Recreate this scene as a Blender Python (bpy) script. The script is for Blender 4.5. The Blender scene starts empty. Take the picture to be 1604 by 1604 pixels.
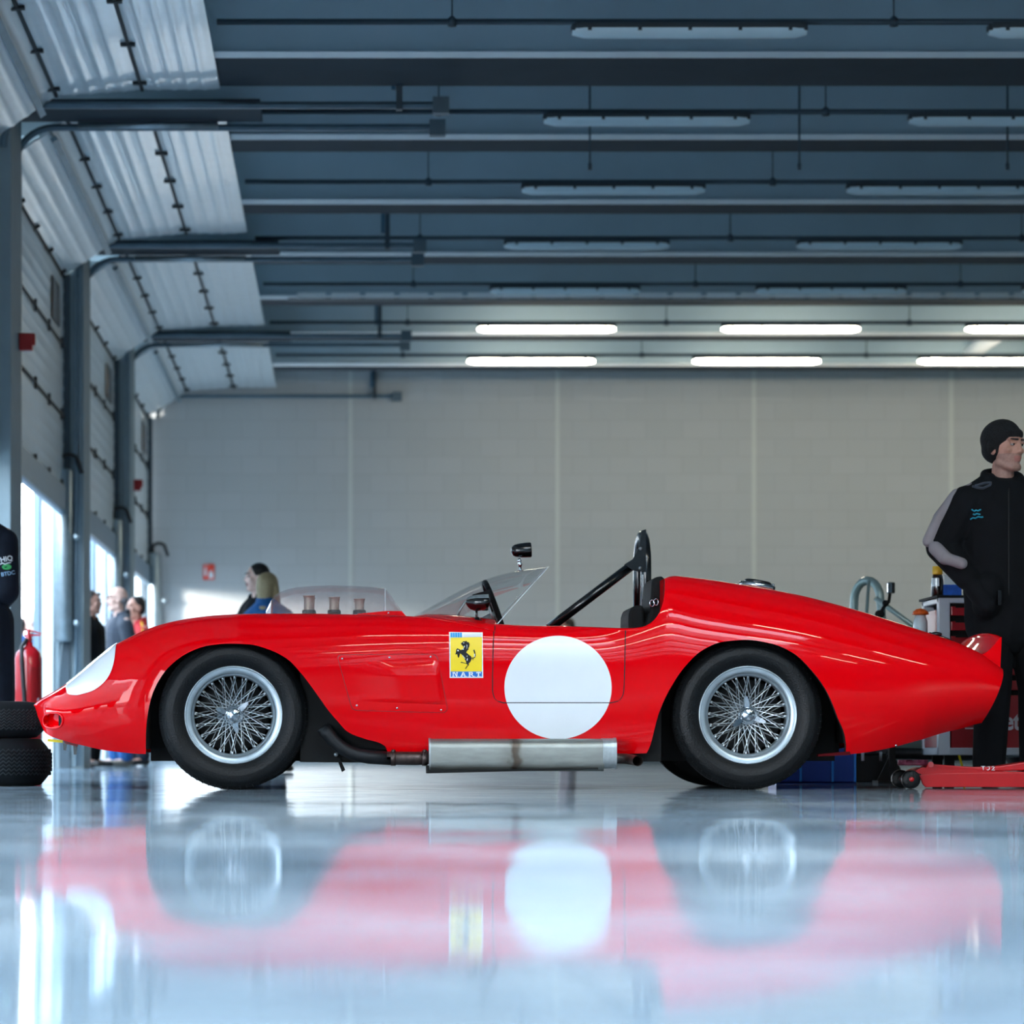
import bpy, bmesh, math, random
import numpy as np
from mathutils import Vector, Matrix, Euler

random.seed(7)
SC = bpy.context.scene
COL = SC.collection
# ------------------------------------------------------------------ camera, world, sun, exposure
F, CX, CY, HC = 4617.0, 540.0, 1172.0, 0.19      # focal length in px, vanishing point, camera height
cam_d = bpy.data.cameras.new('camera')
cam = bpy.data.objects.new('camera', cam_d); COL.objects.link(cam)
cam.location = (0, 0, HC); cam.rotation_euler = (math.pi/2, 0, 0)
cam_d.sensor_width = 36.0
cam_d.lens = F*36.0/1604.0
cam_d.shift_x = (802-CX)/1604.0
cam_d.shift_y = (CY-802)/1604.0
cam_d.clip_end = 400
cam_d.dof.use_dof = True
cam_d.dof.focus_distance = 13.55
cam_d.dof.aperture_fstop = 3.2
SC.camera = cam

world = bpy.data.worlds.new('sky'); SC.world = world
world.use_nodes = True
wn = world.node_tree.nodes; wl = world.node_tree.links
bg = wn['Background']
tc = wn.new('ShaderNodeTexCoord'); sep = wn.new('ShaderNodeSeparateXYZ'); ramp = wn.new('ShaderNodeValToRGB')
wl.new(tc.outputs['Generated'], sep.inputs[0]); wl.new(sep.outputs['Z'], ramp.inputs[0])
ramp.color_ramp.elements[0].position = 0.0; ramp.color_ramp.elements[0].color = (0.93, 0.965, 1.0, 1)
ramp.color_ramp.elements[1].position = 0.9; ramp.color_ramp.elements[1].color = (0.52, 0.74, 0.98, 1)
wl.new(ramp.outputs[0], bg.inputs['Color'])
bg.inputs['Strength'].default_value = 7.0

sun_d = bpy.data.lights.new('sun', 'SUN'); sun_d.energy = 5.0; sun_d.angle = math.radians(9); sun_d.color = (1.0, .95, .85)
sun = bpy.data.objects.new('sun', sun_d); COL.objects.link(sun)
sun.rotation_euler = Vector((0.80, 0.52, -0.11)).to_track_quat('-Z', 'Y').to_euler()

vs = SC.view_settings
vs.view_transform = 'Standard'; vs.look = 'None'; vs.gamma = 1.0; vs.use_curve_mapping = False
vs.exposure = 1.0
SC.cycles.max_bounces = 10; SC.cycles.diffuse_bounces = 5; SC.cycles.glossy_bounces = 5
SC.cycles.transmission_bounces = 6; SC.cycles.transparent_max_bounces = 16
SC.cycles.caustics_reflective = False; SC.cycles.caustics_refractive = False
SC.cycles.sample_clamp_indirect = 8.0

# ------------------------------------------------------------------ helpers
def P(px, py, Y):
    return Vector(((px-CX)*Y/F, Y, HC+(CY-py)*Y/F))
def X_(px, Y): return (px-CX)*Y/F
def Z_(py, Y): return HC+(CY-py)*Y/F

def lin(c):
    if isinstance(c, str):
        c = c.lstrip('#'); c = [int(c[i:i+2], 16)/255 for i in (0, 2, 4)]
    return tuple((x/12.92 if x <= 0.04045 else ((x+0.055)/1.055)**2.4) for x in c)

MATS = {}
def mat(name, color, rough=0.5, metal=0.0, spec=0.5, coat=0.0, var=0.06, scale=6.0, emit=0.0, emit_col=None,
        bump=0.0, bscale=40.0, stretch=(1, 1, 1), sheen=0.0, alpha=1.0):
    m = bpy.data.materials.new(name); m.use_nodes = True
    nt = m.node_tree; b = nt.nodes['Principled BSDF']
    c = lin(color)
    tcn = nt.nodes.new('ShaderNodeTexCoord'); mp = nt.nodes.new('ShaderNodeMapping')
    nt.links.new(tcn.outputs['Object'], mp.inputs['Vector'])
    mp.inputs['Scale'].default_value = stretch
    nz = nt.nodes.new('ShaderNodeTexNoise'); nz.inputs['Scale'].default_value = scale; nz.inputs['Detail'].default_value = 4
    nt.links.new(mp.outputs[0], nz.inputs['Vector'])
    rp = nt.nodes.new('ShaderNodeValToRGB')
    rp.color_ramp.elements[0].position = 0.3; rp.color_ramp.elements[1].position = 0.7
    rp.color_ramp.elements[0].color = (*[x*(1-var) for x in c], 1)
    rp.color_ramp.elements[1].color = (*[min(1, x*(1+var)) for x in c], 1)
    nt.links.new(nz.outputs['Fac'], rp.inputs[0]); nt.links.new(rp.outputs[0], b.inputs['Base Color'])
    b.inputs['Roughness'].default_value = rough; b.inputs['Metallic'].default_value = metal
    b.inputs['Specular IOR Level'].default_value = spec
    b.inputs['Coat Weight'].default_value = coat; b.inputs['Coat Roughness'].default_value = 0.03
    b.inputs['Sheen Weight'].default_value = sheen
    if emit:
        b.inputs['Emission Color'].default_value = (*lin(emit_col or color), 1); b.inputs['Emission Strength'].default_value = emit
    if bump:
        n2 = nt.nodes.new('ShaderNodeTexNoise'); n2.inputs['Scale'].default_value = bscale; n2.inputs['Detail'].default_value = 3
        nt.links.new(mp.outputs[0], n2.inputs['Vector'])
        bp = nt.nodes.new('ShaderNodeBump'); bp.inputs['Strength'].default_value = bump; bp.inputs['Distance'].default_value = 0.01
        nt.links.new(n2.outputs['Fac'], bp.inputs['Height']); nt.links.new(bp.outputs[0], b.inputs['Normal'])
    MATS[name] = m
    return m

def glass_mat(name, tint, gloss_rough=0.02, haze=0.0, haze_col=(0.8, 0.8, 0.85), fres=1.3, gl_k=0.35):
    m = bpy.data.materials.new(name); m.use_nodes = True
    nt = m.node_tree; nt.nodes.clear()
    out = nt.nodes.new('ShaderNodeOutputMaterial')
    tr = nt.nodes.new('ShaderNodeBsdfTransparent'); tr.inputs['Color'].default_value = (*tint, 1)
    gl = nt.nodes.new('ShaderNodeBsdfGlossy'); gl.inputs['Roughness'].default_value = gloss_rough
    fr = nt.nodes.new('ShaderNodeFresnel'); fr.inputs['IOR'].default_value = fres
    mx = nt.nodes.new('ShaderNodeMixShader')
    df = nt.nodes.new('ShaderNodeBsdfDiffuse'); df.inputs['Color'].default_value = (*haze_col, 1)
    nz = nt.nodes.new('ShaderNodeTexNoise'); nz.inputs['Scale'].default_value = 22; nz.inputs['Detail'].default_value = 6
    tcn = nt.nodes.new('ShaderNodeTexCoord'); nt.links.new(tcn.outputs['Object'], nz.inputs['Vector'])
    mt = nt.nodes.new('ShaderNodeMath'); mt.operation = 'MULTIPLY'; mt.inputs[1].default_value = haze*2
    nt.links.new(nz.outputs['Fac'], mt.inputs[0])
    m2 = nt.nodes.new('ShaderNodeMixShader')
    nt.links.new(mt.outputs[0], m2.inputs[0]); nt.links.new(tr.outputs[0], m2.inputs[1]); nt.links.new(df.outputs[0], m2.inputs[2])
    fk = nt.nodes.new('ShaderNodeMath'); fk.operation = 'MULTIPLY'; fk.inputs[1].default_value = gl_k; nt.links.new(fr.outputs[0], fk.inputs[0]); nt.links.new(fk.outputs[0], mx.inputs[0]); nt.links.new(m2.outputs[0], mx.inputs[1]); nt.links.new(gl.outputs[0], mx.inputs[2])
    nt.links.new(mx.outputs[0], out.inputs[0])
    MATS[name] = m
    return m

WM = {}
class MB:
    """collects geometry in world coordinates; build() links it as ONE mesh object"""
    def __init__(s): s.v = []; s.f = []; s.m = []; s.s = []
    def add(s, vs_, fs_, mi=0, sm=False):
        o = len(s.v); s.v += [Vector(v) for v in vs_]
        for f in fs_: s.f.append([i+o for i in f]); s.m.append(mi); s.s.append(sm)
        return s
    def box(s, c, d, mi=0, rot=None):
        x, y, z = [k/2 for k in d]; c = Vector(c)
        pts = [Vector(p) for p in ((-x,-y,-z),(x,-y,-z),(x,y,-z),(-x,y,-z),(-x,-y,z),(x,-y,z),(x,y,z),(-x,y,z))]
        if rot is not None: pts = [rot @ p for p in pts]
        return s.add([p+c for p in pts], [(3,2,1,0),(4,5,6,7),(0,1,5,4),(1,2,6,5),(2,3,7,6),(3,0,4,7)], mi)
    def bb(s, x0, x1, y0, y1, z0, z1, mi=0):
        return s.box(((x0+x1)/2, (y0+y1)/2, (z0+z1)/2), (abs(x1-x0), abs(y1-y0), abs(z1-z0)), mi)
    def tube(s, path, r, n=10, mi=0, caps=True, sm=True, closed=False):
        path = [Vector(p) for p in path]; k = len(path)
        rr = r if isinstance(r, (list, tuple)) else [r]*k
        up = None; rings = []
        for i, p in enumerate(path):
            a = path[i-1] if (i > 0 or closed) else p; b = path[(i+1) % k] if (i < k-1 or closed) else p
            t = (b-a).normalized()
            if up is None:
                up = Vector((0,0,1)) if abs(t.z) < 0.9 else Vector((0,1,0))
            e1 = (up - t*up.dot(t)).normalized(); up = e1; e2 = t.cross(e1)
            rings.append([p + (e1*math.cos(2*math.pi*j/n) + e2*math.sin(2*math.pi*j/n))*rr[i] for j in range(n)])
        vv = [q for g in rings for q in g]; ff = []
        for i in range(k if closed else k-1):
            for j in range(n):
                a = i*n+j; b = i*n+(j+1) % n; c = ((i+1) % k)*n
                ff.append((a, c+j, c+(j+1) % n, b))
        s.add(vv, ff, mi, sm)
        if caps and not closed:
            o = len(s.v)-len(vv)
            s.f.append([o+j for j in range(n)]); s.m.append(mi); s.s.append(False)
            s.f.append([o+(k-1)*n+j for j in reversed(range(n))]); s.m.append(mi); s.s.append(False)
        return s
    def lathe(s, prof, c, axis=(0,0,1), n=24, mi=0, sm=True, mis=None, ref=None, cap=True):
        """prof: list of (radius, height along axis)"""
        c = Vector(c); ax = Vector(axis).normalized()
        u = Vector(ref) if ref else (Vector((1,0,0)) if abs(ax.x) < 0.9 else Vector((0,0,1)))
        u = (u-ax*u.dot(ax)).normalized(); w = ax.cross(u)
        vv = []
        for r, h in prof:
            for j in range(n):
                a = 2*math.pi*j/n
                vv.append(c+ax*h+(u*math.cos(a)+w*math.sin(a))*r)
        o = len(s.v); s.v += vv
        for i in range(len(prof)-1):
            for j in range(n):
                s.f.append([o+i*n+j, o+i*n+(j+1) % n, o+(i+1)*n+(j+1) % n, o+(i+1)*n+j]); s.m.append(mis[i] if mis else mi); s.s.append(sm)
        if cap and prof[0][0] > 1e-6: s.f.append([o+j for j in reversed(range(n))]); s.m.append(mis[0] if mis else mi); s.s.append(False)
        if cap and prof[-1][0] > 1e-6: s.f.append([o+(len(prof)-1)*n+j for j in range(n)]); s.m.append(mis[-1] if mis else mi); s.s.append(False)
        return s
    def ball(s, c, r, mi=0, n=14, m=9, rot=None):
        c = Vector(c); r = (r, r, r) if not hasattr(r, '__len__') else r
        vv = [Vector((0,0,r[2]))]
        for i in range(1, m):
            t = math.pi*i/m
            for j in range(n):
                a = 2*math.pi*j/n
                vv.append(Vector((r[0]*math.sin(t)*math.cos(a), r[1]*math.sin(t)*math.sin(a), r[2]*math.cos(t))))
        vv.append(Vector((0,0,-r[2])))
        if rot is not None: vv = [rot @ p for p in vv]
        ff = [(0, 1+j, 1+(j+1) % n) for j in range(n)]
        for i in range(m-2):
            for j in range(n):
                a = 1+i*n+j; b = 1+i*n+(j+1) % n
                ff.append((a, a+n, b+n, b))
        e = len(vv)-1; o = 1+(m-2)*n
        ff += [(o+j, e, o+(j+1) % n) for j in range(n)]
        return s.add([p+c for p in vv], ff, mi, True)
    def caps(s, p0, p1, r0, r1, flat=1.0, side=None, n=12):
        """tapered capsule; flat squashes it across 'side'"""
        p0 = Vector(p0); p1 = Vector(p1); t = (p1-p0); L = t.length or 1e-6; t = t/L
        if side is None: side = Vector((1,0,0)) if abs(t.x) < 0.8 else Vector((0,0,1))
        e1 = Vector(side); e1 = (e1-t*e1.dot(t)).normalized(); e2 = t.cross(e1)
        prof = []
        for i in range(5): a = math.pi/2*i/5; prof.append((r0*math.sin(a), -r0*math.cos(a)))
        prof.append((r0, 0)); prof.append((r1, L))
        for i in range(1, 6): a = math.pi/2*i/5; prof.append((r1*math.cos(a), L+r1*math.sin(a)))
        prof[0] = (1e-4, prof[0][1]); prof[-1] = (1e-4, prof[-1][1])
        vv = []
        for r, h in prof:
            for j in range(n):
                a = 2*math.pi*j/n
                vv.append(p0+t*h+e1*r*math.cos(a)+e2*r*flat*math.sin(a))
        ff = []
        for i in range(len(prof)-1):
            for j in range(n): ff.append((i*n+j, i*n+(j+1) % n, (i+1)*n+(j+1) % n, (i+1)*n+j))
        ff.append(tuple(reversed(range(n)))); ff.append(tuple((len(prof)-1)*n+j for j in range(n)))
        return s.add(vv, ff, 0, True)
    def grid(s, rows, mi=0, sm=True, flip=False):
        n = len(rows[0]); vv = [p for r in rows for p in r]; ff = []
        for i in range(len(rows)-1):
            for j in range(n-1):
                q = (i*n+j, i*n+j+1, (i+1)*n+j+1, (i+1)*n+j)
                ff.append(q[::-1] if flip else q)
        return s.add(vv, ff, mi, sm)
    def prism(s, poly, d, mi=0):
        """poly: 3D points in a plane; extruded by vector d"""
        poly = [Vector(p) for p in poly]; d = Vector(d); n = len(poly)
        vv = poly+[p+d for p in poly]
        ff = [tuple(reversed(range(n))), tuple(range(n, 2*n))]+[(i, (i+1) % n, n+(i+1) % n, n+i) for i in range(n)]
        return s.add(vv, ff, mi)
    def xform(s, M):
        s.v = [M @ p for p in s.v]; return s
    def build(s, name, mats, parent=None, bevel=0, subsurf=0, solid=0, normals=True, auto=None):
        if not isinstance(mats, (list, tuple)): mats = [mats]
        mn = Vector([min(p[k] for p in s.v) for k in range(3)]); mx_ = Vector([max(p[k] for p in s.v) for k in range(3)])
        c = (mn+mx_)/2
        me = bpy.data.meshes.new(name)
        me.from_pydata([p-c for p in s.v], [], s.f)
        for m in mats: me.materials.append(MATS[m] if isinstance(m, str) else m)
        me.polygons.foreach_set('material_index', s.m); me.polygons.foreach_set('use_smooth', s.s)
        me.update()
        if normals:
            b = bmesh.new(); b.from_mesh(me); bmesh.ops.recalc_face_normals(b, faces=b.faces); b.to_mesh(me); b.free()
        o = bpy.data.objects.new(name, me); COL.objects.link(o)
        o.location = c
        link(o, parent, Matrix.Translation(c))
        if bevel:
            md = o.modifiers.new('bevel', 'BEVEL'); md.width = bevel; md.segments = 2; md.limit_method = 'ANGLE'; md.angle_limit = math.radians(40)
        if solid:
            md = o.modifiers.new('solid', 'SOLIDIFY'); md.thickness = solid
        if subsurf:
            md = o.modifiers.new('sub', 'SUBSURF'); md.levels = subsurf; md.render_levels = subsurf
        return o

def link(o, parent, M):
    WM[o.name] = M
    if parent is not None:
        o.parent = parent; o.matrix_parent_inverse = WM[parent.name].inverted()

def tag(o, label=None, cat=None, group=None, kind=None):
    if label: o['label'] = label
    if cat: o['category'] = cat
    if group: o['group'] = group
    if kind: o['kind'] = kind
    return o
def thing(name, loc, label=None, cat=None, group=None, kind=None, parent=None):
    o = bpy.data.objects.new(name, None); COL.objects.link(o); o.location = loc; o.empty_display_size = 0.1
    link(o, parent, Matrix.Translation(Vector(loc)))
    return tag(o, label, cat, group, kind)
def struct(o): o['kind'] = 'structure'; return o
def kids(o): return [c for c in bpy.data.objects if c.parent == o]
def dup(root, d, label=None):
    """a copy of a thing moved by d, with copies of its parts and sub-parts"""
    r = root.copy(); COL.objects.link(r); r.location = root.location+Vector(d)
    if label: r['label'] = label
    for ch in kids(root):
        c = ch.copy(); COL.objects.link(c); c.parent = r
        for g in kids(ch):
            k = g.copy(); COL.objects.link(k); k.parent = c
    return r

def fuse(mb, name, mats, parent, voxel=0.01, smooth=2, post=None):
    """merge overlapping blobs into one continuous surface"""
    me = bpy.data.meshes.new(name); me.from_pydata([tuple(p) for p in mb.v], [], mb.f); me.update()
    t = bpy.data.objects.new('fuse_source', me); COL.objects.link(t)
    md = t.modifiers.new('r', 'REMESH'); md.mode = 'VOXEL'; md.voxel_size = voxel; md.use_smooth_shade = True
    if smooth:
        m2 = t.modifiers.new('s', 'SMOOTH'); m2.iterations = smooth; m2.factor = 0.5
    dg = bpy.context.evaluated_depsgraph_get(); dg.update()
    me2 = bpy.data.meshes.new_from_object(t.evaluated_get(dg))
    bpy.data.objects.remove(t)
    me2.name = name; me2.materials.clear()
    if not isinstance(mats, (list, tuple)): mats = [mats]
    for m in mats: me2.materials.append(MATS[m])
    co = np.empty(len(me2.vertices)*3); me2.vertices.foreach_get('co', co); co = co.reshape(-1, 3)
    c = Vector((co.min(0)+co.max(0))/2)
    if post:
        for p in me2.polygons: p.material_index = post(p.center)
    me2.polygons.foreach_set('use_smooth', [True]*len(me2.polygons))
    me2.transform(Matrix.Translation(-c))
    o = bpy.data.objects.new(name, me2); COL.objects.link(o); o.location = c
    link(o, parent, Matrix.Translation(c))
    return o

def pchip(xs, ys):
    xs = np.array(xs, float); ys = np.array(ys, float); h = np.diff(xs); d = np.diff(ys)/h
    m = np.zeros(len(xs)); m[0] = d[0]; m[-1] = d[-1]
    for i in range(1, len(xs)-1):
        if d[i-1]*d[i] > 0:
            w1 = 2*h[i]+h[i-1]; w2 = h[i]+2*h[i-1]; m[i] = (w1+w2)/(w1/d[i-1]+w2/d[i])
    def f(x):
        x = np.clip(np.asarray(x, float), xs[0], xs[-1]); i = np.clip(np.searchsorted(xs, x, side='right')-1, 0, len(xs)-2)
        t = (x-xs[i])/h[i]
        return ((2*t**3-3*t**2+1)*ys[i]+(t**3-2*t**2+t)*h[i]*m[i]+(-2*t**3+3*t**2)*ys[i+1]+(t**3-t**2)*h[i]*m[i+1])
    return f

def text_mesh(txt, size, depth=0.002, bold=0.0):
    cu = bpy.data.curves.new('t', 'FONT'); cu.body = txt; cu.size = size; cu.extrude = depth; cu.offset = bold
    cu.resolution_u = 4
    t = bpy.data.objects.new('t', cu); COL.objects.link(t)
    dg = bpy.context.evaluated_depsgraph_get(); dg.update()
    me = bpy.data.meshes.new_from_object(t.evaluated_get(dg))
    vv = [v.co.copy() for v in me.vertices]; ff = [list(p.vertices) for p in me.polygons]
    bpy.data.objects.remove(t); bpy.data.curves.remove(cu); bpy.data.meshes.remove(me)
    return vv, ff
# ------------------------------------------------------------------ materials
mat('red_paint', (0.92, 0.0, 0.03), rough=0.4, coat=0.6, var=0.02, scale=2, spec=0.0)
mat('tyre_black', (0.095, 0.11, 0.125), rough=0.7, spec=0.25, var=0.2, scale=20)
mat('dark_red_paint', (0.55, 0.02, 0.05), rough=0.4, var=0.1)
mat('white_paint', (0.93, 0.95, 0.97), rough=0.25, coat=0.3, var=0.02)
mat('cover_white', (0.97, 0.97, 0.98), rough=0.15, coat=1.0, var=0.01)
mat('black_gap', (0.03, 0.03, 0.035), rough=0.7)
mat('black_matte', (0.035, 0.04, 0.047), spec=0.3, rough=0.75, var=0.15)
mat('black_gloss', (0.035, 0.037, 0.045), rough=0.22, coat=0.5)
mat('under_black', (0.035, 0.04, 0.045), rough=0.9)
mat('rubber', (0.032, 0.044, 0.056), spec=0.3, rough=0.48, var=0.25, scale=14, bump=0.25, bscale=120)
mat('tread_rubber', (0.055, 0.065, 0.075), spec=0.25, rough=0.75, var=0.2, scale=20)
mat('chrome', (0.76, 0.78, 0.8), rough=0.13, metal=1.0, var=0.02)
mat('rim_silver', (0.72, 0.77, 0.80), rough=0.34, metal=0.75, var=0.08, scale=20)
mat('hub_grey', (0.50, 0.53, 0.55), rough=0.5, metal=0.6, var=0.15, scale=30)
mat('spoke_steel', (0.80, 0.83, 0.85), rough=0.3, metal=0.7, var=0.05)
mat('brake_dark', (0.07, 0.075, 0.08), rough=0.7, metal=0.3, var=0.3)
mat('trumpet', (0.74, 0.71, 0.64), rough=0.35, metal=0.55, var=0.2, scale=40)
mat('yellow', (1.0, 0.86, 0.0), rough=0.35, var=0.01)
mat('sticker_blue', (0.0, 0.42, 0.78), rough=0.4, var=0.03)
mat('sticker_cyan', (0.15, 0.62, 0.88), rough=0.4, var=0.03)
mat('sticker_grey', (0.72, 0.74, 0.82), rough=0.4, var=0.02)
mat('pipe_dark', (0.10, 0.11, 0.125), rough=0.5, metal=0.5, var=0.3, scale=30)
mat('pipe_brown', (0.34, 0.29, 0.28), rough=0.4, metal=0.8, var=0.35, scale=30)
mat('alu', (0.68, 0.71, 0.72), rough=0.4, metal=0.7, var=0.2, scale=30)
mat('plexi_edge', (0.88, 0.93, 0.95), rough=0.3, var=0.02)
glass_mat('plexi', (0.97, 0.98, 0.985), haze=0.0, fres=1.22)
glass_mat('plexi_smoke', (0.86, 0.84, 0.85), haze=0.14, haze_col=(0.62, 0.6, 0.63), fres=1.22, gl_k=0.18)
# muffler steel with a brown heat stain around one band
def muffler_mat():
    m = mat('muffler_steel', (0.60, 0.61, 0.59), rough=0.42, metal=0.75, var=0.14, scale=9, stretch=(1, 1, 4))
    nt = m.node_tree; b = nt.nodes['Principled BSDF']; src = b.inputs['Base Color'].links[0].from_socket
    tcn = nt.nodes.new('ShaderNodeTexCoord'); sp = nt.nodes.new('ShaderNodeSeparateXYZ'); nt.links.new(tcn.outputs['Object'], sp.inputs[0])
    nz = nt.nodes.new('ShaderNodeTexNoise'); nz.inputs['Scale'].default_value = 18; nt.links.new(tcn.outputs['Object'], nz.inputs['Vector'])
    a = nt.nodes.new('ShaderNodeMath'); a.operation = 'MULTIPLY_ADD'; a.inputs[1].default_value = 0.06; nt.links.new(nz.outputs['Fac'], a.inputs[0]); nt.links.new(sp.outputs['X'], a.inputs[2])
    rp = nt.nodes.new('ShaderNodeValToRGB'); cr = rp.color_ramp
    b2 = nt.nodes.new('ShaderNodeMath'); b2.operation = 'ADD'; b2.inputs[1].default_value = 0.5; nt.links.new(a.outputs[0], b2.inputs[0])
    nt.links.new(b2.outputs[0], rp.inputs[0])
    cr.elements[0].position = 0.42; cr.elements[0].color = (0, 0, 0, 1); cr.elements[1].position = 0.62; cr.elements[1].color = (0, 0, 0, 1)
    e = cr.elements.new(0.49); e.color = (0.25, 0.25, 0.25, 1); e = cr.elements.new(0.51); e.color = (.9, .9, .9, 1); e = cr.elements.new(0.535); e.color = (.8, .8, .8, 1); e = cr.elements.new(0.56); e.color = (.15, .15, .15, 1)
    mx = nt.nodes.new('ShaderNodeMix'); mx.data_type = 'RGBA'
    nt.links.new(rp.outputs[0], mx.inputs['Factor']); nt.links.new(src, mx.inputs['A']); mx.inputs['B'].default_value = (*lin((0.33, 0.27, 0.22)), 1)
    nt.links.new(mx.outputs['Result'], b.inputs['Base Color'])
muffler_mat()

# building
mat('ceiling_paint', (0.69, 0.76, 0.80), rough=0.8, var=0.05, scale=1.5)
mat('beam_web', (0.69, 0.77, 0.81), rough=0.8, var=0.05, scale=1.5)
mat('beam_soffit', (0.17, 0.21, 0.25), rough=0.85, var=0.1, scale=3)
mat('beam_lip', (0.97, 0.985, 1.0), rough=0.4, metal=0.0, var=0.04)
mat('steel_dark', (0.24, 0.30, 0.34), rough=0.5, metal=0.3, var=0.1)
mat('steel_blue', (0.26, 0.42, 0.52), rough=0.5, metal=0.2, var=0.08)
mat('galv', (0.62, 0.68, 0.71), rough=0.38, metal=0.7, var=0.12, scale=14)
mat('galv_rail', (0.52, 0.60, 0.65), rough=0.45, metal=0.4, var=0.1)
mat('track_steel', (0.34, 0.42, 0.47), rough=0.45, metal=0.3, var=0.1)
mat('pillar_paint', (0.50, 0.57, 0.60), rough=0.7, var=0.05)
mat('door_white', (0.88, 0.92, 0.94), rough=0.30, coat=0.3, var=0.03)
mat('door_seam', (0.12, 0.15, 0.17), rough=0.7)
mat('door_bottom', (0.46, 0.55, 0.62), rough=0.4, metal=0.4, var=0.05)
mat('jamb_white', (0.90, 0.93, 0.94), rough=0.5, var=0.02)
mat('vision_brown', (0.30, 0.24, 0.20), rough=0.2, var=0.15)
mat('lamp_housing', (0.20, 0.24, 0.27), rough=0.6, var=0.08)
mat('diffuser_off', (0.86, 0.95, 0.99), rough=0.25, coat=0.4, var=0.03)
mat('diffuser_lit', (1.0, 0.97, 0.84), rough=0.3, emit=21.0, emit_col=(1.0, 0.965, 0.87), var=0.01)
mat('red_box', (0.62, 0.07, 0.10), rough=0.4)
mat('sign_red', (0.93, 0.27, 0.18), rough=0.5, var=0.02)
mat('strip_light', (0.80, 0.82, 0.81), rough=0.6, var=0.02)
mat('asphalt', (0.40, 0.41, 0.42), rough=0.9, var=0.1)
mat('hose_black', (0.07, 0.08, 0.09), rough=0.6)

def wall_block_mat():
    m = bpy.data.materials.new('wall_block'); m.use_nodes = True; nt = m.node_tree; b = nt.nodes['Principled BSDF']
    tcn = nt.nodes.new('ShaderNodeTexCoord'); mp = nt.nodes.new('ShaderNodeMapping')
    nt.links.new(tcn.outputs['Object'], mp.inputs[0]); mp.inputs['Rotation'].default_value = (math.pi/2, 0, 0)
    br = nt.nodes.new('ShaderNodeTexBrick'); nt.links.new(mp.outputs[0], br.inputs['Vector'])
    br.inputs['Scale'].default_value = 1.0; br.inputs['Brick Width'].default_value = 0.49; br.inputs['Row Height'].default_value = 0.241
    br.inputs['Mortar Size'].default_value = 0.008; br.inputs['Mortar Smooth'].default_value = 0.6
    br.inputs['Color1'].default_value = (*lin((0.735, 0.75, 0.76)), 1); br.inputs['Color2'].default_value = (*lin((0.72, 0.737, 0.745)), 1)
    br.inputs['Mortar'].default_value = (*lin((0.69, 0.705, 0.715)), 1)
    nt.links.new(br.outputs['Color'], b.inputs['Base Color']); b.inputs['Roughness'].default_value = 0.85
    bp = nt.nodes.new('ShaderNodeBump'); bp.inputs['Strength'].default_value = 0.25; bp.inputs['Distance'].default_value = 0.003; bp.invert = True
    nt.links.new(br.outputs['Fac'], bp.inputs['Height']); nt.links.new(bp.outputs[0], b.inputs['Normal'])
    MATS['wall_block'] = m
wall_block_mat()

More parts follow.
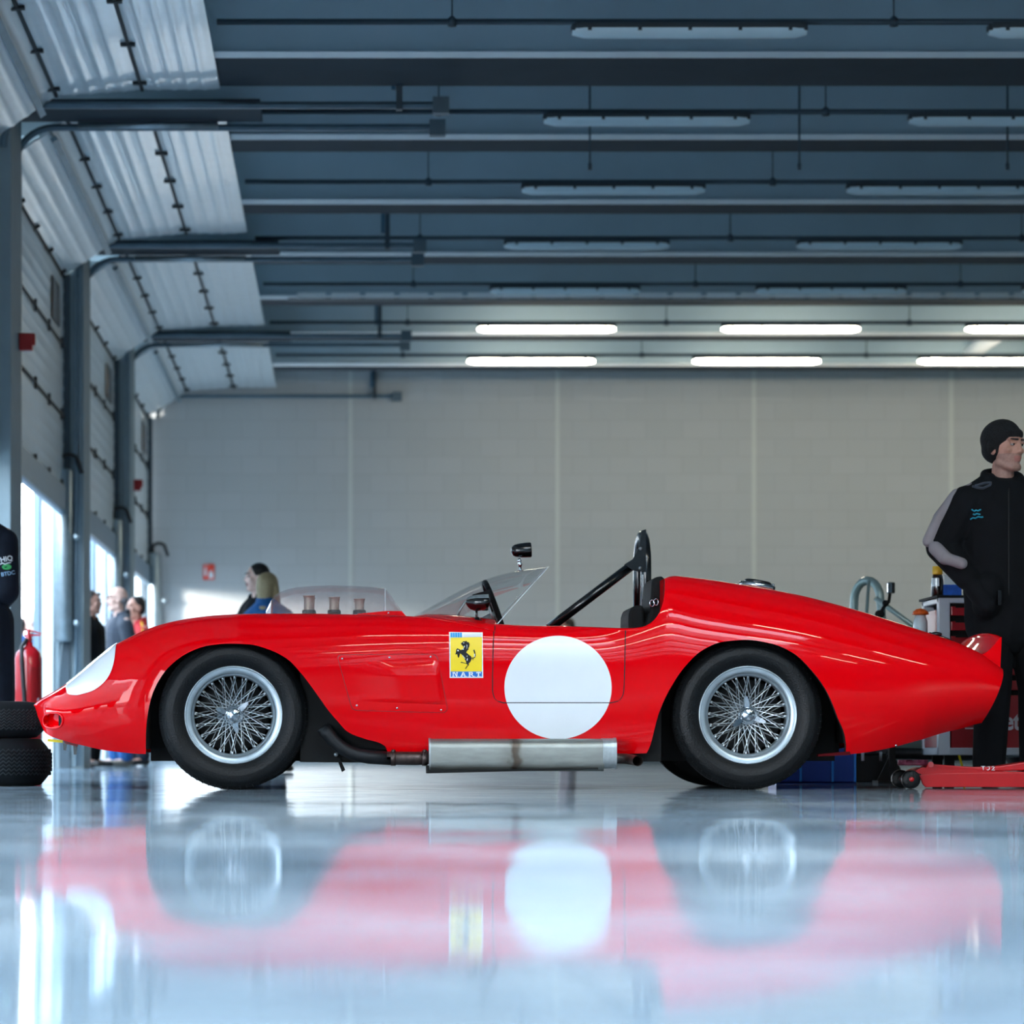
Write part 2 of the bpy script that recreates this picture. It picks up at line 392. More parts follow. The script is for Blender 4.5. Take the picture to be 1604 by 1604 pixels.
def floor_mat():
    """pale painted concrete under a worn, gently wavy sealer"""
    m = bpy.data.materials.new('floor_sealed'); m.use_nodes = True; nt = m.node_tree; N = nt.nodes; L = nt.links
    N.clear(); out = N.new('ShaderNodeOutputMaterial')
    tcn = N.new('ShaderNodeTexCoord')
    def noise(scale, det, rough=0.5):
        n = N.new('ShaderNodeTexNoise'); n.inputs['Scale'].default_value = scale; n.inputs['Detail'].default_value = det; n.inputs['Roughness'].default_value = rough
        L.new(tcn.outputs['Object'], n.inputs['Vector']); return n
    def wave(scale, amp, det=2):
        n = noise(scale, det); s_ = N.new('ShaderNodeVectorMath'); s_.operation = 'SUBTRACT'; s_.inputs[1].default_value = (0.5, 0.5, 0.5)
        L.new(n.outputs['Color'], s_.inputs[0]); k = N.new('ShaderNodeVectorMath'); k.operation = 'MULTIPLY'; k.inputs[1].default_value = (amp, amp, 0)
        L.new(s_.outputs[0], k.inputs[0]); return k
    a = wave(1.1, 0.016); b = wave(7.0, 0.010)
    ad = N.new('ShaderNodeVectorMath'); L.new(a.outputs[0], ad.inputs[0]); L.new(b.outputs[0], ad.inputs[1])
    up = N.new('ShaderNodeVectorMath'); up.inputs[1].default_value = (0, 0, 1); L.new(ad.outputs[0], up.inputs[0])
    nm = N.new('ShaderNodeVectorMath'); nm.operation = 'NORMALIZE'; L.new(up.outputs[0], nm.inputs[0])
    gl = N.new('ShaderNodeBsdfGlossy'); gl.distribution = 'GGX'; gl.inputs['Roughness'].default_value = 0.05; gl.inputs['Color'].default_value = (0.93, 0.96, 1.0, 1)
    L.new(nm.outputs[0], gl.inputs['Normal'])
    df = N.new('ShaderNodeBsdfDiffuse')
    n1 = noise(0.9, 5, 0.6); rp = N.new('ShaderNodeValToRGB'); L.new(n1.outputs['Fac'], rp.inputs[0])
    rp.color_ramp.elements[0].position = 0.35; rp.color_ramp.elements[0].color = (*lin((0.44, 0.51, 0.56)), 1)
    rp.color_ramp.elements[1].position = 0.65; rp.color_ramp.elements[1].color = (*lin((0.65, 0.70, 0.73)), 1)
    L.new(rp.outputs[0], df.inputs['Color'])
    n2 = noise(3.5, 6, 0.65); r2 = N.new('ShaderNodeMapRange'); L.new(n2.outputs['Fac'], r2.inputs[0])
    r2.inputs['From Min'].default_value = 0.3; r2.inputs['From Max'].default_value = 0.7; r2.inputs['To Min'].default_value = 0.62; r2.inputs['To Max'].default_value = 0.96
    fr = N.new('ShaderNodeFresnel'); fr.inputs['IOR'].default_value = 1.45
    fm = N.new('ShaderNodeMath'); fm.operation = 'MULTIPLY'; L.new(fr.outputs[0], fm.inputs[0]); L.new(r2.outputs[0], fm.inputs[1])
    mx = N.new('ShaderNodeMixShader'); L.new(fm.outputs[0], mx.inputs[0]); L.new(df.outputs[0], mx.inputs[1]); L.new(gl.outputs[0], mx.inputs[2])
    L.new(mx.outputs[0], out.inputs[0]); MATS['floor_sealed'] = m
floor_mat()

# ------------------------------------------------------------------ the hall
DW = 39.3                                    # back wall
ZC = 5.75                                    # ceiling slab
XR = 15.0
o = struct(MB().bb(-3.05, XR, -14, DW+0.3, -0.2, 0.0).build('floor', 'floor_sealed'))
o = struct(MB().bb(-60, -3.05, -60, 90, -0.25, -0.05).build('ground', 'asphalt'))
# roof slab; unseen roof lights behind the camera are added to light the hall
struct(MB().bb(-3.05, XR, 8.0, DW+0.3, ZC, ZC+0.25).bb(-3.05, 1.0, -14, 8.0, ZC, ZC+0.25).bb(5.0, XR, -14, 8.0, ZC, ZC+0.25).bb(1.0, 5.0, -14, -6, ZC, ZC+.25).build('ceiling', 'ceiling_paint'))
struct(MB().bb(-3.05, XR, DW, DW+0.3, 0, ZC).build('wall_back', 'wall_block'))
struct(MB().bb(-3.05, XR, -14.3, -14, 0, ZC).build('wall_front', 'pillar_paint'))
struct(MB().bb(XR, XR+0.3, -14, DW+0.3, 0, ZC).build('wall_right', 'pillar_paint'))
for i, px in enumerate((549, 873, 1181, 1490)):
    x = X_(px, DW)
    struct(MB().bb(x-0.028, x+0.028, DW-0.012, DW, 0, 5.45).build('trim_%d' % (i+1), 'strip_light'))
struct(MB().bb(-2.6, XR, DW-0.03, DW, 0, 0.09).build('baseboard_back', 'steel_dark'))

# left side: pillars between the sectional doors
PIL = [-8.5, -2.5, 3.5, 9.5, 15.5, 21.5, 27.5, 33.5]
PT = 0.75
for i, D in enumerate(PIL):
    m = MB().bb(-2.90, -2.44, D, D+PT, 0, ZC)
    m.bb(-2.70, -2.435, D-0.012, D, 0, ZC)
    struct(m.build('wall_left.%03d' % i if i else 'wall_left', 'pillar_paint', bevel=0.01))
struct(MB().bb(-3.05, -2.80, -14, DW, 4.75, ZC).build('trim_5', 'pillar_paint'))

def door(idx, Y0, Y1, zb=2.62, closed=False):
    root = struct(thing('door_%d' % idx, (-2.62, (Y0+Y1)/2, 0)))
    sec = 0.655
    # running profile of the curtain in the X-Z plane: up, bend, then along the ceiling
    segs = []; x, z = -2.62, zb
    for k in range(3): segs.append(((x, z), (x, z+sec))); z += sec
    segs.append(((x, z), (-2.10, 4.94))); x, z = -2.10, 4.94
    segs.append(((x, z), (-1.475, 4.985))); segs.append(((-1.475, 4.985), (-0.90, 4.99)))
    if closed:
        zb = 0.2; segs = [((-2.62, .2+k*sec), (-2.62, .2+(k+1)*sec)) for k in range(7)]
    for k, ((xa, za), (xb, zb_)) in enumerate(segs):
        d = Vector((xb-xa, 0, zb_-za)); Lg = d.length; d.normalize(); nrm = Vector((d.z, 0, -d.x))   # towards the room
        prof = []
        n = 30
        for q in range(n+1):
            t = q/n
            rib = 0.007*max(0, math.cos(t*2*math.pi*5))**2 if (0.04 < t < 0.96) else -0.004
            prof.append(Vector((xa, 0, za))+d*(0.008+t*(Lg-0.016))+nrm*rib)
        rows = [[Vector((p.x, y, p.z)) for p in prof] for y in (Y0+0.03, Y1-0.03)]
        back = [[p-nrm*0.018 for p in r] for r in rows]
        m = MB().grid(rows).grid(back, flip=True)
        for ra, rb in ((rows[0], back[0]), (rows[1], back[1])):
            m.grid([ra, rb], sm=False)
        for e in (0, -1): m.grid([[rows[0][e], rows[1][e]], [back[0][e], back[1][e]]], sm=False)
        pn = m.build('panel', 'door_white', root)
        if k < 6:
            # hinge line at the section's lower end
            h = MB(); c = Vector((xa, (Y0+Y1)/2, za))+nrm*0.004
            h.box(c, (0.022, Y1-Y0-0.08, 0.022))
            for q in range(5):
                y = Y0+0.3+(Y1-Y0-0.6)*q/4
                h.box(Vector((xa, y, za))+nrm*0.012, (0.02, 0.05, 0.10), 0, Matrix.Rotation(-math.atan2(d.x, d.z)*-1, 3, 'Y'))
            h.build('hinge_strip', 'door_seam', root)
        if k == 2:
            ya, yb = Y1-1.25, Y1-0.60
            MB().bb(xa+0.005, xa+0.022, ya, yb, za+0.10, za+0.48).build('vision_panel', 'vision_brown', root, bevel=0.01)
    # bottom bar, side guides, horizontal tracks
    MB().bb(-2.66, -2.58, Y0+0.03, Y1-0.03, zb-0.26, zb).build('bottom_bar', 'door_bottom', root, bevel=0.02)
    # stiffening strut across the bent section
    if not closed: MB().box((-2.20, (Y0+Y1)/2, 4.80), (0.05, Y1-Y0-0.12, 0.035), 0, Matrix.Rotation(math.radians(-33), 3, 'Y')).build('strut', 'galv_rail', root)
    for yy, s_ in ((Y0+0.0, 1), (Y1-0.02, -1)):
        g = MB().bb(-2.66, -2.44 if s_ > 0 else -2.56, yy-0.03, yy+0.03, 0, 4.60)
        g.build('side_guide', 'galv' if s_ > 0 else 'steel_dark', root)
        path = [Vector((-2.49, yy, 4.575))]
        for q in range(1, 9):
            a = q/8*math.pi/2
            path.append(Vector((-2.49+0.30*(1-math.cos(a)), yy, 4.575+0.30*math.sin(a))))
        path.append(Vector((0.70, yy, 4.875)))
        t = MB().tube(path, 0.028, 6, sm=False)
        t.bb(0.64, 0.76, yy-0.045, yy+0.045, 4.81, 4.93)
        t.build('track', 'track_steel', root)
    # hanger holding the tracks to the ceiling
    MB().bb(0.375, 0.42, Y1-0.06, Y1+0.02, 4.84, ZC).build('track_hanger', 'steel_dark', root)
    MB().bb(0.34, 0.372, Y1+0.02, Y1+0.05, 5.0, ZC).build('track_hanger', 'steel_blue', root)
    # shaft with springs above the bend
    MB().tube([(-2.0, Y1+0.60, 4.86), (-0.95, Y1+0.60, 4.86)], 0.026, 8).build('spring_shaft', 'galv', root)
    if Y1 < 39: MB().bb(-2.43, -0.62, Y1+0.06, Y1+0.69, 4.905, 4.94).build('closing_plate', 'beam_soffit', root)
    # pale reveal of the opening outside the guide
    MB().bb(-2.83, -2.72, Y1-0.03, Y1-0.005, 0, 2.6).bb(-2.90, -2.84, Y1-0.06, Y1-0.005, 0, 2.6, 1).build('jamb', ['jamb_white', 'door_bottom'], root)
    return root
for i in range(len(PIL)):
    Y0 = PIL[i]+PT; Y1 = PIL[i+1] if i+1 < len(PIL) else DW-0.05
    door(i+1, Y0, Y1, closed=(i == 0), zb=1.75 if i == 3 else 2.62)

# ceiling beams: web; lip paled and soffit darkened in colour to mimic lighting
for k in range(-11, 7):
    yb = 20.55+2.77*k
    w = 0.95 if k in (0, -1) else 0.55
    m = MB()
    z0 = 5.02
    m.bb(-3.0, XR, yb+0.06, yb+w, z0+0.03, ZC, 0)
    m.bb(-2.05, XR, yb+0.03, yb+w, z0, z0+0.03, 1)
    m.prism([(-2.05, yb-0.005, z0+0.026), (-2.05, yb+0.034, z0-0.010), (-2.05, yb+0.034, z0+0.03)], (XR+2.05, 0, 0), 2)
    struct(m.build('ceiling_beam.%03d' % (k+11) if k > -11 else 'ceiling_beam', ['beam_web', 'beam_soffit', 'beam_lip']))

ORD = ['first', 'second', 'third', 'fourth', 'fifth', 'sixth', 'seventh', 'eighth']
# conduits with hangers, one per bay
for r in range(7):
    D = 19.6+2.77*r; z = 5.02
    root = thing('conduit', (3, D, z), 'grey steel conduit across the ceiling on rod hangers, %s of seven from the back wall' % ORD[6-r], 'conduit', 'ceiling conduits')
    MB().tube([(-0.85, D, z), (XR, D, z)], 0.021, 8).build('pipe', 'steel_dark', root)
    for x in (0.713, 3.65, 6.41):
        h = MB().tube([(x, D, z), (x, D, ZC)], 0.006, 6).lathe([(0.0, -0.035), (0.03, -0.03), (0.03, 0.02), (0.008, 0.04)], (x, D, z), (0, 0, 1), 10)
        h.build('hanger', 'steel_dark', root)

# fluorescent battens
def batten(x0, D, z, lit, label):
    L = 1.57
    root = thing('ceiling_light', (x0+L/2, D, z+0.05), label, 'light', 'lit ceiling lights' if lit else 'unlit ceiling lights')
    h = MB().bb(x0+0.02, x0+L-0.02, D-0.06, D+0.06, z+0.012, z+0.05)
    h.bb(x0, x0+0.03, D-0.045, D+0.045, z+0.0, z+0.045).bb(x0+L-0.03, x0+L, D-0.045, D+0.045, z, z+0.045)
    h.build('housing', 'lamp_housing', root, bevel=0.008)
    prof = []
    m = MB(); rows = []
    n = 20
    for i in range(n+1):
        t = i/n; x = x0+0.005+t*(L-0.01)
        e = min(1, min(t, 1-t)*16); k = math.sin(e*math.pi/2)*0.35+0.65 if e < 1 else 1.0
        rows.append([Vector((x, D+0.058*k*math.cos(a), z+0.016-0.062*k*math.sin(a))) for a in [math.pi*j/10 for j in range(11)]])
    m.grid(rows)
    m.add(rows[0], [tuple(range(11))]).add(rows[-1], [tuple(range(11))])
    m.build('diffuser', 'diffuser_lit' if lit else 'diffuser_off', root)
    for q in range(5):
        x = x0+0.12+q*(L-0.24)/4
        MB().bb(x-0.012, x+0.012, D-0.068, D-0.058, z-0.005, z+0.03).build('clip', 'lamp_housing', root)
    return root
COLN = {2: ['left', 'right'], 3: ['left', 'middle', 'right']}
for r in range(7):
    D = 19.6+2.77*r; nc = 3 if r >= 4 else 2
    for k in range(nc):
        lit = r >= 5
        lab = '%s fluorescent ceiling light, %s one in the %s row from the back wall' % ('glowing' if lit else 'unlit', COLN[nc][k], ORD[6-r])
        batten(1.505+2.77*k, D, 4.955, lit, lab)
for r in (5, 6):
    for k in (3, 4):
        batten(1.505+2.77*k, 19.6+2.77*r, 4.955, True, 'glowing fluorescent ceiling light beyond the right edge, %s row from the back wall, place %s' % (ORD[6-r], ORD[k]))
# burning lamps of the hall behind the camera (seen only as reflections)
for k in range(3):
    for c in range(3):
        batten(0.2+2.9*c, 4.0+2.77*k, 4.955, True, 'glowing fluorescent ceiling light nearer than the camera view, bay %s, place %s' % (ORD[k], ORD[c]))

# cable trays near the back
for nm, D, z, lab in (('cable_tray', 32.3, 5.10, 'dark perforated cable tray under the ceiling above the unlit row'), ('cable_tray', 31.15, 4.94, 'slotted pale steel channel across the ceiling in front of the lit lamps')):
    root = thing(nm, (4, D, z), lab, 'cable tray')
    m = MB().bb(-0.6, XR, D-0.07, D+0.07, z-0.012, z)
    m.build('base', 'steel_dark', root)
    m = MB()
    for i in range(44):
        x = -0.5+i*0.36
        m.bb(x, x+0.30, D-0.075, D-0.06, z-0.005, z+0.055)
    m.build('slotted_side', 'beam_lip' if z < 5.1 else 'steel_dark', root)
# thin drop rods
for i, (px, lab) in enumerate(((924, 'thin drop rod hanging from the ceiling left of the other two'), (1252, 'thin drop rod hanging from the ceiling between the other two'), (1578, 'thin drop rod hanging from the ceiling at the right edge'))):
    D = 23.0
    x = X_(px, D)
    tag(MB().tube([(x, D, 4.71), (x, D, ZC)], 0.009, 6).lathe([(0.0, 0), (0.016, 0.004), (0.016, 0.05), (0.009, 0.06)], (x, D, 4.70), (0, 0, 1), 8).build('drop_rod', 'steel_dark'), lab, 'rod', 'ceiling drop rods')
# ventilation duct at the right under the ceiling
root = thing('ventilation_duct', P(1545, 538, 36.5), 'pale slanted air duct under the ceiling at the right beside the lamps', 'duct')
a = P(1500, 566, 37.5); b = P(1580, 512, 36.5)
MB().tube([a, b], 0.10, 16).build('duct', 'beam_lip', root)
MB().tube([b, b+Vector((0.5, 0, 0.02))], 0.16, 18).build('elbow', 'strip_light', root)

# exhaust extraction tubes with hooked hoses on the pillars
def extractor(px, D, lab, chain=False):
    x = X_(px, D); z0, z1 = 1.18, 2.78
    root = thing('extractor_tube', (x, D, z0), lab, 'extractor tube', 'extractor tubes')
    MB().lathe([(0.0, 0), (0.07, 0.0), (0.086, 0.02), (0.086, z1-z0-0.02), (0.075, z1-z0), (0.0, z1-z0)], (x, D, z0), (0, 0, 1), 24).build('tube', 'galv', root)
    path = [Vector((x-0.02, D, z1-0.02))]
    for q in range(9):
        a = math.pi*q/8
        path.append(Vector((x+0.06-0.08*math.cos(a), D-0.02, z1+0.08+0.05*math.sin(a))))
    path.append(Vector((x+0.18, D, z1-0.04)))
    MB().tube(path, 0.022, 10).build('hose', 'hose_black', root)
    for z in (1.35, 2.15):
        MB().lathe([(0.0, 0), (0.03, 0.0), (0.03, 0.02), (0.012, 0.03), (0.012, 0.06)], (x+0.13, D-0.03, z), (0, 1, 0), 12).build('wall_knob', 'galv', root)
    if chain:
        m = MB(); n = 26
        for q in range(n):
            p0 = Vector((x, D-0.03, z0+0.01)).lerp(Vector((x-0.05, D-0.05, 0.70)), q/n)
            ring = [p0+Vector((0.008*math.cos(a) if q % 2 else 0, 0 if q % 2 else 0.008*math.cos(a), 0.016*math.sin(a))) for a in [2*math.pi*j/8 for j in range(8)]]
            m.tube(ring, 0.0022, 5, closed=True)
        m.build('pull_chain', 'galv', root)
    return root
extractor(98, 27.36, 'galvanised extractor tube with chain on the nearest pillar behind the car nose', True)
extractor(180, 33.36, 'galvanised extractor tube on the second pillar above the bald man')
extractor(242, 39.15, 'galvanised extractor tube in the back corner beside the red fire sign')

# thin service pipes on the faces of the pillars
for px, D, lab in ((119, 27.46, 'thin grey service pipe running up the nearest pillar beside the extractor tube'), (196, 33.46, 'thin grey service pipe running up the second pillar')):
    x = X_(px, D)
    tag(MB().tube([(x, D, 0.02), (x, D, ZC-.02)], .014, 8).tube([(x+.035, D, 0.02), (x+.035, D, ZC-.02)], .010, 8).build('service_pipe', 'galv_rail'), lab, 'pipe')
# red alarm boxes beside the doors
for px, py, D, lab in ((41, 536, 22.1, 'red alarm box on the first door guide at the left edge'), (214, 760, 34.1, 'red alarm box on the far door guide near the back wall')):
    c = P(px, py, D); root = thing('alarm_box', c, lab, 'alarm box', 'red alarm boxes')
    MB().box(c, (0.10, 0.07, 0.13)).build('case', 'red_box', root, bevel=0.008)
    MB().box(c+Vector((0.045, 0, 0.02)), (0.05, 0.05, 0.09)).build('beacon', 'red_box', root, bevel=0.01)
# fire sign on the wall
c = P(327, 896, DW-0.01); root = thing('fire_sign', c, 'small red fire sign with white pictograms on the back wall', 'sign')
w, h = 0.15, 0.205
MB().box(c, (w, 0.006, h)).build('plate', 'sign_red', root)
m = MB(); y = c.y-0.0045
def quad(m_, pts, mi=0): m_.add([(c.x+a*w/2, y, c.z+b_*h/2) for a, b_ in pts], [tuple(range(len(pts)))], mi)
quad(m, [(-.75, -.5), (-.35, -.5), (-.35, .3), (-.45, .45), (-.45, .6), (-.65, .6), (-.65, .45), (-.75, .3)])
quad(m, [(-.65, .7), (-.2, .8), (-.2, .7), (-.6, .62)])
quad(m, [(.0, -.8), (.75, -.8), (.85, -.3), (.6, .0), (.55, .4), (.35, .0), (.2, .2), (.0, -.3)])
m.build('pictogram', 'white_paint', root, normals=False)
# ------------------------------------------------------------------ the red racing car
YC = 14.25
mat('under_red', (0.30, 0.02, 0.05), rough=0.7, spec=0.1)
car = thing('racing_car', (X_(780, 13.7), YC, 0), 'glossy red vintage open racing car with white roundel parked on the shiny floor', 'car')

def xs(px, Y=13.5): return X_(px, Y)
def wcurve(pts, Y=13.5):           # half width against length
    f = pchip([X_(p[0], YC-p[1]) for p in pts], [p[1] for p in pts]); f.px = pchip([p[0] for p in pts], [p[1] for p in pts])
    return f
WM_ = wcurve([(52,.15),(55.5,.24),(60,.33),(70,.45),(80,.525),(105,.605),(150,.69),(200,.735),(260,.76),(365,.775),(500,.768),(650,.757),(900,.755),(1050,.77),(1170,.79),(1300,.775),(1400,.735),(1480,.675),(1530,.625),(1590,.58)])
WF_ = wcurve([(52,.10),(60,.22),(80,.36),(105,.42),(181,.53),(260,.555),(400,.57),(640,.585),(780,.63),(980,.645),(1008,.62),(1030,.54),(1046,.50),(1100,.49),(1170,.50),(1300,.49),(1440,.45),(1590,.42)])
WL_ = wcurve([(52,.13),(60,.28),(80,.46),(105,.50),(200,.65),(260,.69),(600,.72),(900,.72),(1050,.72),(1281,.70),(1400,.62),(1534,.50),(1590,.47)])
EXP = wcurve([(50,2.0),(200,2.2),(400,2.3),(650,2.7),(850,3.0),(980,2.9),(1046,2.35),(1170,2.2),(1400,2.1),(1590,2.0)])
def zcurve(pts, Yf):
    X = []; Z = []
    for px, py in pts:
        Y = Yf(px); X.append(X_(px, Y)); Z.append(Z_(py, Y))
    return pchip(X, Z)
TOP = [(54,1103.5),(57,1100),(61,1097),(80,1086),(105,1070.5),(133,1048),(164,1022),(181,1009.5),(205,997),(233,984.5),(264,975),(295,969),(342,963.7),(404,961.2),(480,961.2),(545,962.3),(600,963.5),(634,965),(669,967),(720,971.2),(779,977.5),(857,980.7),(900,980.5),(930,978),(960,969),(990,950),(1015,928),(1033,911),(1048,902.3),(1092.5,906),(1161,916),(1241,930),(1321,950),(1381.6,968),(1442,987.5),(1482,1000.5),(1530,1020.6),(1566,1046),(1590,1060)]
ZF_ = zcurve(TOP, lambda px: YC-float(WF_.px(px)))
CUT_ = zcurve([(857,980.7),(930,984),(980,986),(1001,984),(1014,977.6),(1026,964),(1035,941),(1039.5,917),(1041.5,905),(1043,901)], lambda px: YC-.57)
ZM_ = zcurve([(50,1104),(80,1112),(105,1115),(150,1108),(260,1085),(365,1075),(600,1082),(900,1088),(1050,1070),(1170,1060),(1400,1078),(1590,1080)], lambda px: YC-float(WM_.px(px)))
ZS_ = zcurve([(54,1106),(57,1118),(62,1132),(70,1148),(98.6,1160.5),(123.5,1167),(170,1176),(229,1181),(400,1180),(606,1177),(672,1178),(969,1181),(1014,1180),(1281,1184.5),(1345,1180),(1401,1170),(1442,1159),(1482,1150),(1530,1141),(1566,1133),(1590,1130)], lambda px: YC-float((WM_ if px < 140 else WL_).px(px)))
ARCH_F = [(226.2,1182),(227.5,1150),(229.5,1129),(237,1092),(248,1067),(264,1045),(295,1022),(326,1011),(357,1008),(388.5,1009),(420,1017),(451,1033),(466,1048),(480,1065),(497.5,1089),(515,1113.6),(530,1131),(543,1145),(556,1152),(571,1157),(603.5,1169),(605.5,1173),(606.5,1178)]
ARCH_R = [(1013,1182),(1018,1172),(1032,1117),(1048,1081),(1072,1044.7),(1100,1018.6),(1132,1005.3),(1169,1002.5),(1209,1008.6),(1241,1022.6),(1269,1048.7),(1293,1081),(1313,1125),(1328.6,1167),(1330,1186)]
YSIDE = 13.49
AF = zcurve(ARCH_F, lambda p: YSIDE); AR = zcurve(ARCH_R, lambda p: YSIDE)
AFr = (xs(ARCH_F[0][0], YSIDE), xs(ARCH_F[-1][0], YSIDE)); ARr = (xs(ARCH_R[0][0], YSIDE), xs(ARCH_R[-1][0], YSIDE))
XTIP = X_(54, YC-0.15); XEND = X_(1566, YC-float(WF_.px(1566)))
def smoothed(f, sig):
    X = np.linspace(XTIP-.05, XEND+.1, 3000); dx = X[1]-X[0]; y = f(X); k = int(4*sig/dx); g = np.exp(-.5*(np.arange(-k, k+1)*dx/sig)**2); g /= g.sum()
    ys = np.convolve(np.pad(y, k, mode='edge'), g, 'valid'); w = np.clip((X-X_(120, 13.8))/.25, 0, 1)*np.clip((XEND-X)/.2, 0, 1); ys = y*(1-w)+ys*w
    return lambda x: np.interp(x, X, ys)
WM_, WF_, WL_, EXP, ZM_ = [smoothed(f, .11) for f in (WM_, WF_, WL_, EXP, ZM_)]
ZF_ = smoothed(ZF_, .022)
def zlow(X):
    z = float(ZS_(X))
    if AFr[0] <= X <= AFr[1]: z = max(z, float(AF(X)))
    if ARr[0] <= X <= ARr[1]: z = max(z, float(AR(X)))
    return z
CK0, CK1 = X_(764, 13.65), X_(1041.5, 13.75)

def outer(X):
    """near-side section from the sill to the fender crest: list of (half width, z)"""
    wm, wf, wl_ = float(WM_(X)), float(WF_(X)), float(WL_(X))
    zf, zm, zs = float(ZF_(X)), float(ZM_(X)), float(ZS_(X)); n = float(EXP(X))
    zs = min(zs, zf-1e-4); zm = min(max(zm, zs+1e-5), zf-1e-5)
    wl_ = min(wl_, wm); wf = min(wf, wm)
    pts = []
    for i in range(24):
        s_ = i/24; pts.append((wm-(wm-wl_)*(1-s_)**2.2, zs+(zm-zs)*s_))
    for i in range(61):
        a = math.pi/2*i/60
        pts.append((wf+(wm-wf)*max(0, math.cos(a))**(2/n), zm+(zf-zm)*math.sin(a)**(2/n)))
    return pts
def inner(X, wf, zf):
    if CK0 < X < CK1:
        return [(wf, zf), (wf-.012, zf+.001), (wf-.028, zf-.008), (wf-.034, zf-.03), (wf-.05, zf-.42), (wf-.12, zf-.46), (0, zf-.46)]
    a, b_ = X_(181, 13.6), X_(300, 13.6)
    f = min(1, max(0, (X-a)/(b_-a))); g = min(1, max(0, (X_(760, 13.6)-X)/(0.35)))
    dip = 0.035*f*g if X < CK0 else 0.0
    return [(wf*(1-t), zf-dip*(0.5-0.5*math.cos(math.pi*min(1, t*2.2)))) for t in [q/10 for q in range(11)]]
def resample(pts, n):
    d = [0]
    for a, b_ in zip(pts, pts[1:]): d.append(d[-1]+math.hypot(b_[0]-a[0], b_[1]-a[1]))
    T = d[-1] or 1e-9
    return list(zip(np.interp(np.linspace(0, T, n), d, [p[0] for p in pts]), np.interp(np.linspace(0, T, n), d, [p[1] for p in pts])))
ZSH, XS0 = Z_(1048, 13.8), X_(1440, 13.75)
def shear(p):
    t = min(1, max(0, (p.x-XS0)/(XEND-XS0)))
    if p.z < ZSH: p = Vector((p.x-t*0.385*(ZSH-p.z), p.y, p.z))
    return p
N1, N2 = 44, 15
st = list(np.linspace(XTIP, XEND, 360))
st += [X_(p, 14.0) for p in np.arange(54.3, 76, 1.2)]
st += [X_(p, YSIDE) for p in list(np.arange(226, 240, .7))+list(np.arange(543, 610, 2))+list(np.arange(1012.6, 1034, .9))+list(np.arange(1325, 1332, .6))]
st += [X_(p, 13.72) for p in np.arange(1020, 1048, .8)]+[CK0-.001, CK0+.001, CK1-.001, CK1+.001]
st += [AFr[0]-1e-4, AFr[0]+1e-4, AFr[1]-1e-4, AFr[1]+1e-4, ARr[0]-1e-4, ARr[0]+1e-4, ARr[1]-1e-4, ARr[1]+1e-4]
st = sorted(x for x in st if XTIP <= x <= XEND)
st = [st[0]]+[b_ for a, b_ in zip(st, st[1:]) if b_-a > 5e-5]
loops = []; lips = []
for X in st:
    o_ = outer(X); zl = min(zlow(X), o_[-1][1]-0.004)
    k = 0
    while k < len(o_)-2 and o_[k+1][1] < zl: k += 1
    if o_[0][1] < zl:
        (w0, z0), (w1, z1) = o_[k], o_[k+1]; t = (zl-z0)/max(1e-9, z1-z0); o_ = [(w0+(w1-w0)*t, zl)]+o_[k+1:]
    if CK0 < X < CK1 and X > X_(857, 13.65):
        zc = float(CUT_(X)); q = next((i for i, p in enumerate(o_) if p[1] > zc), None)
        if q: (w0, z0), (w1, z1) = o_[q-1], o_[q]; t = (zc-z0)/max(1e-9, z1-z0); o_ = o_[:q]+[(w0+(w1-w0)*t, zc)]
    a = resample(o_, N1); b_ = resample(inner(X, *o_[-1]), N2)
    near = a+b_[1:]
    loops.append([shear(Vector((X, YC-w, z))) for w, z in near]+[shear(Vector((X, YC+w, z))) for w, z in reversed(near[:-1])])
    w, z = a[0]
    lips.append([shear(Vector((X, YC-w, z))), shear(Vector((X, YC-w+.045, z+.004)))])
NP = len(loops[0])
body = MB()
vv = [p for l in loops for p in l]
ff, fm = [], []
DUCT = (83.5, 1128.5, 14.6, 11.5)         # brake duct opening in the nose (photo ellipse)
for i in range(len(loops)-1):
    ck = CK0 < (st[i]+st[i+1])/2 < CK1
    for j in range(NP-1):
        q = [vv[i*NP+j], vv[i*NP+j+1], vv[(i+1)*NP+j+1], vv[(i+1)*NP+j]]
        c = (q[0]+q[1]+q[2]+q[3])/4
        if c.y < YC and c.x < -1.1:
            px = CX+c.x*F/c.y; py = CY-(c.z-HC)*F/c.y
            if ((px-DUCT[0])/DUCT[2])**2+((py-DUCT[1])/DUCT[3])**2 < 1: continue
        ff.append((i*NP+j, i*NP+j+1, (i+1)*NP+j+1, (i+1)*NP+j))
        jj = min(j, NP-2-j)
        fm.append(1 if ck and jj >= N1+3 else 0)
body.add(vv, ff, 0, True); body.m = fm
body.add(loops[-1], [tuple(range(NP))], 0, False)
for sgn in (1, -1):
    L2 = [[p if sgn > 0 else Vector((p.x, 2*YC-p.y, p.z)) for p in r] for r in lips]
    body.grid(L2, 2, True)
bo = body.build('body_shell', ['red_paint', 'black_matte', 'under_black'], car)

